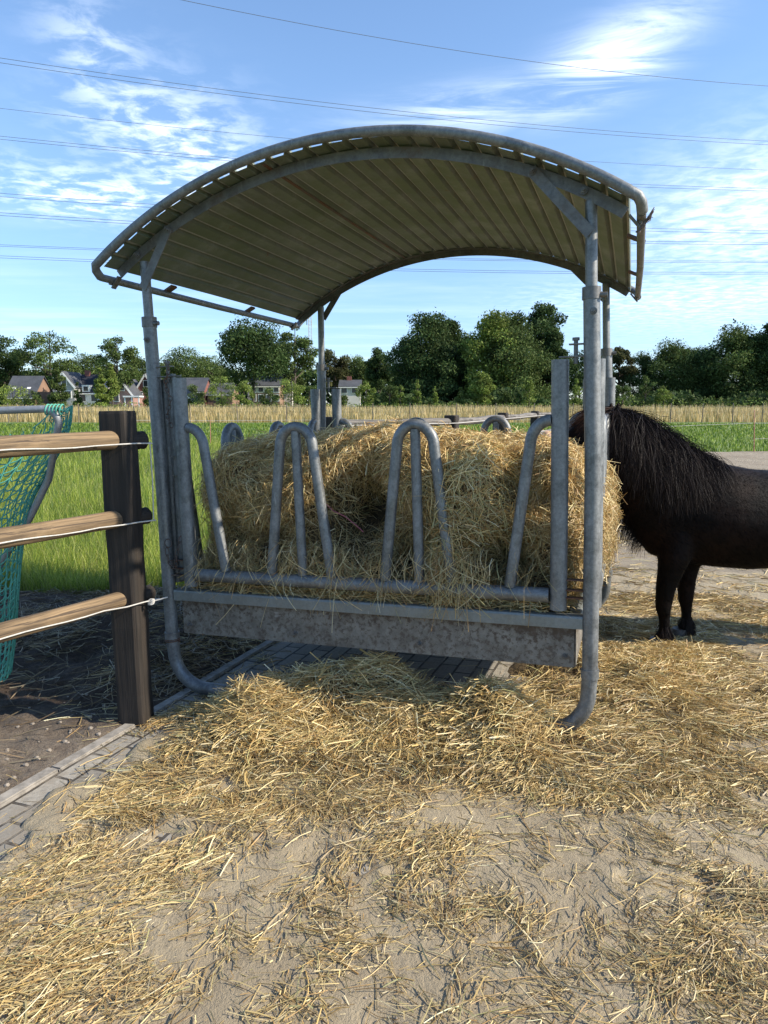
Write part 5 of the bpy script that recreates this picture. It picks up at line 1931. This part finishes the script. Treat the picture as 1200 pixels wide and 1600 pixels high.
leaf_mass('undergrowth', 20000, (-2, 78), (104, 116), lambda x: .8 + 3.6 * fbm(x * .16, x * 0, 3), .4, LP['dark'], 'dark leafy undergrowth filling the foot of the right hand trees')
leaf_mass('undergrowth', 9000, (-70, 70), (91, 94), lambda x: 1.2 + 1.3 * fbm(x * .5, x * 0, 13, 3) * np.where(x > 24, 1.5, .7), .16, LP['light'] + LP['mid'], 'low bright green weeds along the ditch behind the tall grass')
leaf_mass('far_woodland', 26000, (-160, 20), (215, 230), lambda x: 10 + 5 * fbm(x * .07, x * 0, 23), .9, LP['mid'] + LP['dark'], 'distant woodland behind the houses on the left')


# ------------------------------------------------------------------ houses
def brick(name, c1, c2):
    m, s, b = newmat(name)
    c = objc(s)
    n1 = s.noise(c, .5, 5, .6); n2 = s.noise(s.mapping(c, scale=(1, 1, 3)), 4, 3, .6)
    s.put(b.inputs['Base Color'], s.mix(s.ramp(s.math('ADD', s.math('MULTIPLY', n1, .5), s.math('MULTIPLY', n2, .5)), .35, .65), c1, c2))
    b.inputs['Roughness'].default_value = .85
    return m


B_RED = brick('red_brick', (.17, .065, .05), (.25, .10, .075))
B_PINK = brick('pinkish_brick', (.28, .165, .14), (.36, .22, .185))
B_GREY = brick('grey_brick', (.27, .26, .245), (.38, .37, .35))
B_BROWN = brick('brown_brick', (.20, .12, .08), (.30, .19, .13))
B_WHITE = brick('white_plaster', (.58, .55, .50), (.70, .67, .62))
B_ORANGE = brick('orange_brick', (.40, .20, .11), (.50, .27, .16))
R_SLATE = brick('dark_roof_tiles', (.045, .05, .058), (.085, .09, .10))
R_SOLAR = brick('solar_black_tiles', (.012, .014, .022), (.025, .028, .04))
T_WHITE = plain('white_trim', (.75, .74, .70), .6)
M_GLASS = plain('window_glass', (.03, .035, .04), .12)


def house(x, y, w_, dp, eave, ridge, gable_on, wall, roof, label, rz=0.0, windows=(), chimney=None, trim=True, upper=None):
    """windows: (x, z, w, h) on the front face"""
    root = empty('house', (x, y, -.06), (0, 0, rz), label, 'house')
    m = MB()
    hw, hd = w_ / 2, dp / 2
    if gable_on:    # ridge runs away from the viewer
        ring = [(-hw, 0), (hw, 0), (hw, eave), (0, ridge), (-hw, eave)]
        vs = [(a, -hd, b_) for a, b_ in ring] + [(a, hd, b_) for a, b_ in ring]
    else:
        ring = [(-hd, 0), (hd, 0), (hd, eave), (0, ridge), (-hd, eave)]
        vs = [(-hw, a, b_) for a, b_ in ring] + [(hw, a, b_) for a, b_ in ring]
    m.add(vs, [(0, 1, 2, 3, 4), (9, 8, 7, 6, 5)] + [(i, 5 + i, 5 + (i + 1) % 5, (i + 1) % 5) for i in range(5)])
    m.build('wall', wall, root)
    rf = MB(); ov = .35; th = .22
    sp = hw if gable_on else hd; ln = hd if gable_on else hw
    sl = (ridge - eave) / sp
    for sg in (-1, 1):
        e = (sg * (sp + ov), eave - ov * sl)
        pr = [(0, ridge + .03), (0, ridge + th), (e[0], e[1] + th), (e[0], e[1] + .03)]
        vs = []
        for q in (-ln - .3, ln + .3):
            for a, b_ in pr: vs.append((a, q, b_) if gable_on else (q, a, b_))
        rf.add(vs, [(0, 1, 2, 3), (7, 6, 5, 4), (0, 4, 5, 1), (1, 5, 6, 2), (2, 6, 7, 3), (3, 7, 4, 0)])
    ro2 = rf.build('roof', roof, root)
    if trim and gable_on:
        for sg in (-1, 1):
            t_ = MB()
            A = Vector((0, -hd - .36, ridge - .12)); B = Vector((sg * (sp + ov), -hd - .36, eave - ov * sl - .12))
            d = B - A; R_ = Matrix.Rotation(-math.atan2(d.z, d.x), 3, 'Y')
            t_.box((A + B) / 2, (d.length, .08, .34), R_); t_.build('gable_trim', T_WHITE, root)
    if not gable_on and trim:
        MB().box((0, -hd - ov, eave - ov * sl - .05), (w_ + .5, .14, .2)).build('gutter', T_WHITE, root)
    if upper:
        z0, mt = upper
        MB().box((0, -hd - .03, (z0 + eave) / 2), (w_ - .02, .06, eave - z0)).build('upper_wall', mt, root)
    for (wx, wz, ww, wh) in windows:
        f = MB().box((wx, -hd - .07, wz), (ww + .28, .12, wh + .28)).build('window', T_WHITE, root)
        MB().box((wx, -hd - .15, wz), (ww, .06, wh)).build('pane', M_GLASS, f)
    if chimney:
        cx_, cz_ = chimney
        MB().box((cx_, 0, ridge + .3), (1.0, .9, cz_)).build('chimney', B_RED, ro2)
    return root


hd_ = 150
s_ = hd_ / 1109.2


def hx(px_): return (px_ - 600) * s_
def hz(py): return 1.515 + (632 - py) * s_ + .06


# name order follows the photograph from left to right
house(hx(12), hd_ + 14, 8, 9, hz(618), hz(590), True, B_BROWN, R_SLATE, 'dark roofed house at the far left edge behind the bright bushy tree', windows=[(0, hz(606), 1.6, 1.2)])
h1 = house(hx(54), hd_, 44 * s_, 9, hz(620), hz(590), False, B_BROWN, R_SLATE, 'low dark slate roofed house with two skylights at the left', windows=[(-1.6, hz(626), 1, .9), (1.4, hz(626), 1, .9)])
for q in (-1.7, 1.3):
    sk = MB().box((q, -2.6, hz(606) + .0), (.75, .06, 1.15), Matrix.Rotation(-.9, 3, 'X'))
    sk.build('skylight', T_WHITE, h1)
house(hx(77), hd_ + 16, 20 * s_ * 1.1, 9, hz(612), hz(592), False, B_ORANGE, R_SLATE, 'tall orange brick house with white windows behind the skylight roof', windows=[(-.9, hz(602), 1.0, .9), (.9, hz(602), 1.0, .9), (-.9, hz(616), 1, 1)], upper=(hz(606), B_WHITE))
house(hx(120), hd_, 31 * s_, 8, hz(604), hz(584), True, B_GREY, R_SLATE, 'grey brick house with a white edged pointed gable', windows=[(.2, hz(599), .85, 1.1), (-1.2, hz(617), .8, 1.3), (1.0, hz(617), .8, 1.3)])
h2 = house(hx(146), hd_ + 3, 34 * s_, 8, hz(613), hz(587), False, B_WHITE, R_SOLAR, 'black roofed wing with a white dormer beside the grey gabled house', windows=[(-1.2, hz(622), 1.6, 1.3), (1.4, hz(622), 1.2, 1.3)], chimney=(-1.3, 1.5))
dm = MB().box((-.2, -3.1, hz(608)), (1.6, 2.2, 1.5)); dm.build('dormer', T_WHITE, h2)
MB().box((-.2, -4.23, hz(608)), (.9, .06, .9)).build('pane', M_GLASS, h2)
h3 = house(hx(196), hd_ + 4, 36 * s_, 9, hz(617), hz(593), True, B_PINK, R_SLATE, 'pinkish brick house with a white flat porch', windows=[(.2, hz(606), 1.1, 1.2), (-1.0, hz(622), 1.0, 1.3)])
MB().box((3.2, -6.4, hz(620)), (3.4, 2.6, .3)).build('porch_roof', T_WHITE, h3)
for q in (1.8, 3.2, 4.6):
    MB().box((q, -7.4, hz(620) / 2 - .08), (.22, .22, hz(620) - .1)).build('porch_post', T_WHITE, h3)
house(hx(220), hd_ + 10, 32 * s_ * 1.06, 9, hz(610), hz(584), True, B_RED, R_SLATE, 'red brick house with a tall pointed gable just left of the feeder post', windows=[(0, hz(599), .8, 1.2), (-1.3, hz(617), .9, 1.3), (1.3, hz(617), .9, 1.3)])
house(hx(280), hd_ + 10, 62 * s_, 9, hz(611), hz(590), False, B_RED, R_SLATE, 'long dark roofed house seen behind the left gate tube', windows=[(-2, hz(620), 1, 1.2), (2, hz(620), 1, 1.2)])
house(hx(305), hd_ - 4, 22 * s_, 6, hz(624), hz(611), True, B_ORANGE, R_SLATE, 'small orange brick gable in front of the long dark roof', windows=[(0, hz(622), .7, .7)])
house(hx(333), hd_ + 12, 40 * s_, 8, hz(615), hz(598), False, B_BROWN, R_SLATE, 'grey roofed house right of the small orange gable', windows=[(0, hz(621), 1, 1.1)])
house(hx(378), hd_ + 22, 24 * s_ * 1.1, 8, hz(598), hz(580), True, B_GREY, R_SLATE, 'grey pointed gable peeking out behind the pale young tree', windows=[(0, hz(592), 1, 1)])
house(hx(422), hd_, 44 * s_, 9, hz(604), hz(586), False, B_BROWN, R_SLATE, 'white and brown row house with a dark roof left of the back post', windows=[(q, hz(609), .9, 1.1) for q in (-2.3, -.8, .8, 2.3)] + [(q, hz(622), .9, 1.2) for q in (-2.3, -.8, .8, 2.3)], upper=(hz(615), B_WHITE))
house(hx(447), hd_ + 6, 16 * s_, 8, hz(604), hz(586), True, B_WHITE, R_SLATE, 'narrow white trimmed gable at the right end of the row house', windows=[(0, hz(606), .7, 1)])
house(hx(546), hd_ + 8, 32 * s_, 8, hz(604), hz(594), False, B_WHITE, R_SLATE, 'small white house with a dark roof right of the back left post', windows=[(-1.2, hz(610), 1.1, 1.0), (1.0, hz(610), 1.1, 1.0)], chimney=(-.3, 1.3))
house(hx(1052), 134, 24 * s_, 8, hz(607), hz(596), True, B_PINK, R_SLATE, 'pale house glimpsed between the trees at the right', windows=[(0, hz(612), .9, 1.0)])

# grey mesh fence in front of the houses
gf = empty('garden_fence', (hx(50), 118, -.06), (0, 0, 0), 'low grey garden fence in front of the houses at the left', 'fence')
for i in range(34):
    MB().box((-20 + i * 1.3, 0, .75), (.12, .12, 1.5)).build('fence_post', T_WHITE if i % 5 == 0 else M_RAILG, gf)
for z_ in (.5, .95, 1.4):
    MB().box((1.4, 0, z_), (43, .05, .05)).build('rail', M_RAILG, gf)

# lattice mast
mast = empty('antenna_mast', (at(487, 330), 330, -.06), (0, 0, 0), 'thin lattice antenna mast rising above the trees beside the back left post', 'mast')
Hm = hgt(478, 330)
M_MAST = plain('mast_steel', (.42, .42, .43), .6)
for a in range(3):
    q = (1.0 * math.cos(a * 2.094), 1.0 * math.sin(a * 2.094))
    MB().tube([(q[0], q[1], 0), (q[0] * .8, q[1] * .8, Hm)], .13, 6).build('mast_leg', M_MAST, mast)
lt = MB()
for k in range(30):
    z0, z1 = Hm * k / 30, Hm * (k + 1) / 30
    for a in range(3):
        q0 = (.92 * math.cos(a * 2.094), .92 * math.sin(a * 2.094)); q1 = (.92 * math.cos((a + 1) * 2.094), .92 * math.sin((a + 1) * 2.094))
        lt.tube([(*q0, z0), (*q1, z1)], .07, 4)
lt.build('lattice', M_MAST, mast)
for k, (z_, a) in enumerate(((Hm - 3, 0), (Hm - 3, 2), (Hm - 3, 4), (Hm - 9, 1), (Hm - 9, 3.5))):
    MB().box((1.3 * math.cos(a), 1.3 * math.sin(a), z_), (.4, .4, 2.4)).build('antenna', M_MAST, mast)

# ------------------------------------------------------------------ power lines
M_WIRE = plain('overhead_wire', (.10, .11, .13), .6)
WIRES = [
    ((-17.8, 59.3, 32.0), (37.7, 75.2, 32.0), 0, .020, 'topmost thin overhead wire crossing the sky'),
    ((-32.7, 65.4, 30.0), (43.0, 84.7, 30.0), .38, .020, 'second overhead line from the top, a close pair of wires'),
    ((-43.2, 85.7, 34.0), (54.6, 107.0, 34.0), 0, .020, 'third overhead line from the top, a single thin wire'),
    ((-42.1, 83.1, 30.0), (52.4, 102.2, 30.0), .32, .022, 'fourth overhead line from the top, a pair of wires'),
    ((-53.7, 104.6, 30.0), (65.2, 126.2, 30.0), .45, .028, 'fifth overhead line from the top, thick looking pair'),
    ((-50.9, 98.8, 26.0), (60.1, 116.1, 26.0), .35, .028, 'sixth overhead line from the top'),
    ((-80.4, 155.3, 34.0), (89.6, 172.4, 34.0), .3, .036, 'seventh overhead line from the top, second from the bottom'),
    ((-76.1, 146.6, 30.0), (83.1, 162.0, 29.6), .4, .036, 'lowest overhead line above the trees'),
]
for A, B, pair, r, lab in WIRES:
    A, B = Vector(A), Vector(B); d = (B - A); mid = (A + B) / 2
    root = empty('power_line', tuple(mid), (0, 0, 0), lab, 'power line')
    pn = Vector((0, 0, 1))
    for q in ((0,) if not pair else (-.5, .5)):
        pts = []
        for k in range(33):
            t = -1.6 + 3.2 * k / 32
            pts.append(d * .5 * t * 1.0 + pn * (pair * q) + Vector((0, 0, .9 * t * t - .45)))
        MB().tube(pts, r, 5).build('wire', M_WIRE, root)

# ------------------------------------------------------------------ electric fence poles and stakes
M_PINK = plain('faded_red_plastic', (.42, .17, .13), .6)
M_STAKE = wood('thin_wood_stake', (.12, .095, .07), (.24, .20, .15))


def pole(x, y, h, lx, mat, label, r=.013):
    m = MB()
    m.tube([(0, 0, -.1), (lx * .5, 0, h * .5), (lx, 0, h)], [r, r, r * .8], 8)
    m.tube([(lx, 0, h), (lx * 1.01, 0, h + .03)], [r * 1.5, r * 1.4], 8)
    for z_ in (.45, .8, 1.15):
        m.tube([(lx * z_ / h, -.03, z_), (lx * z_ / h + .0, .03, z_)], .008, 6)
    o = m.build('fence_pole', mat); o.location = (x, y, -.03)
    return tag(o, label, 'fence pole', 'red electric fence poles')


pole(12.03, 23.1, 1.33, -.10, M_PINK, 'thin red plastic fence pole at the right edge of the pasture')
pole(9.25, 23.4, 1.05, -.52, M_PINK, 'red plastic fence pole leaning to the left above the back of the pony', .016)
pole(-6.7, 27.5, .95, .02, M_PINK, 'thin red plastic pole in the grass right of the left feeder post')
pole(-9.4, 26.0, 1.0, .05, M_PINK, 'thin red pole in the grass behind the corner of the green net')
m = MB()
m.tube([(11.9, 23.1, .92), (9.1, 23.4, .80), (5.2, 20.0, .84), (3.9, 17, .85)], .006, 5)
tag(m.build('electric_wire', M_ROPE), 'upper thin white electric fence cord between the red poles at the right', 'fence cord', 'electric fence cords')
m = MB(); m.tube([(11.95, 23.1, .92), (26, 22.6, .95)], .006, 5)
m.tube([(12.0, 23.1, .42), (26, 22.6, .45)], .006, 5)
tag(m.build('electric_wire', M_ROPE), 'pair of white electric fence cords running off to the right edge', 'fence cord', 'electric fence cords')
m = MB(); m.tube([(-9.38, 26, .95), (-6.68, 27.5, .9), (-1.0, 28.5, .92), (6, 29, .9)], .006, 5)
tag(m.build('electric_wire', M_ROPE), 'thin white cord between the red poles in the left pasture', 'fence cord', 'electric fence cords')

STK = [(18, 'far left'), (32, 'left'), (97, ''), (127, ''), (213, ''), (300, ''), (373, ''), (449, ''), (583, ''), (640, ''), (712, ''), (773, ''), (832, ''), (892, ''), (1044, ''), (1093, ''), (1140, ''), (1186, '')]
for i, (c_, _) in enumerate(STK):
    m = MB()
    lean_ = random.uniform(-.05, .05)
    m.tube([(0, 0, -.1), (lean_ * .5, 0, .9), (lean_, 0, 1.7)], [.045, .042, .035], 7)
    m.tube([(lean_ * .9, -.03, 1.5), (lean_ * .9, -.09, 1.5)], .02, 6)
    o = m.build('fence_stake', M_STAKE); o.location = (at(c_, 60.5), 60.5, -.06)
    tag(o, 'thin wooden stake standing in front of the tall grass strip', 'fence stake', 'wooden stakes along the tall grass strip')
m = MB()
for z_ in (.9, 1.35):
    m.tube([(-45, 60.45, z_), (0, 60.45, z_), (45, 60.45, z_)], .012, 4)
tag(m.build('stake_wire', M_RAILG), 'two thin wires strung along the wooden stakes in front of the tall grass', 'fence wire')
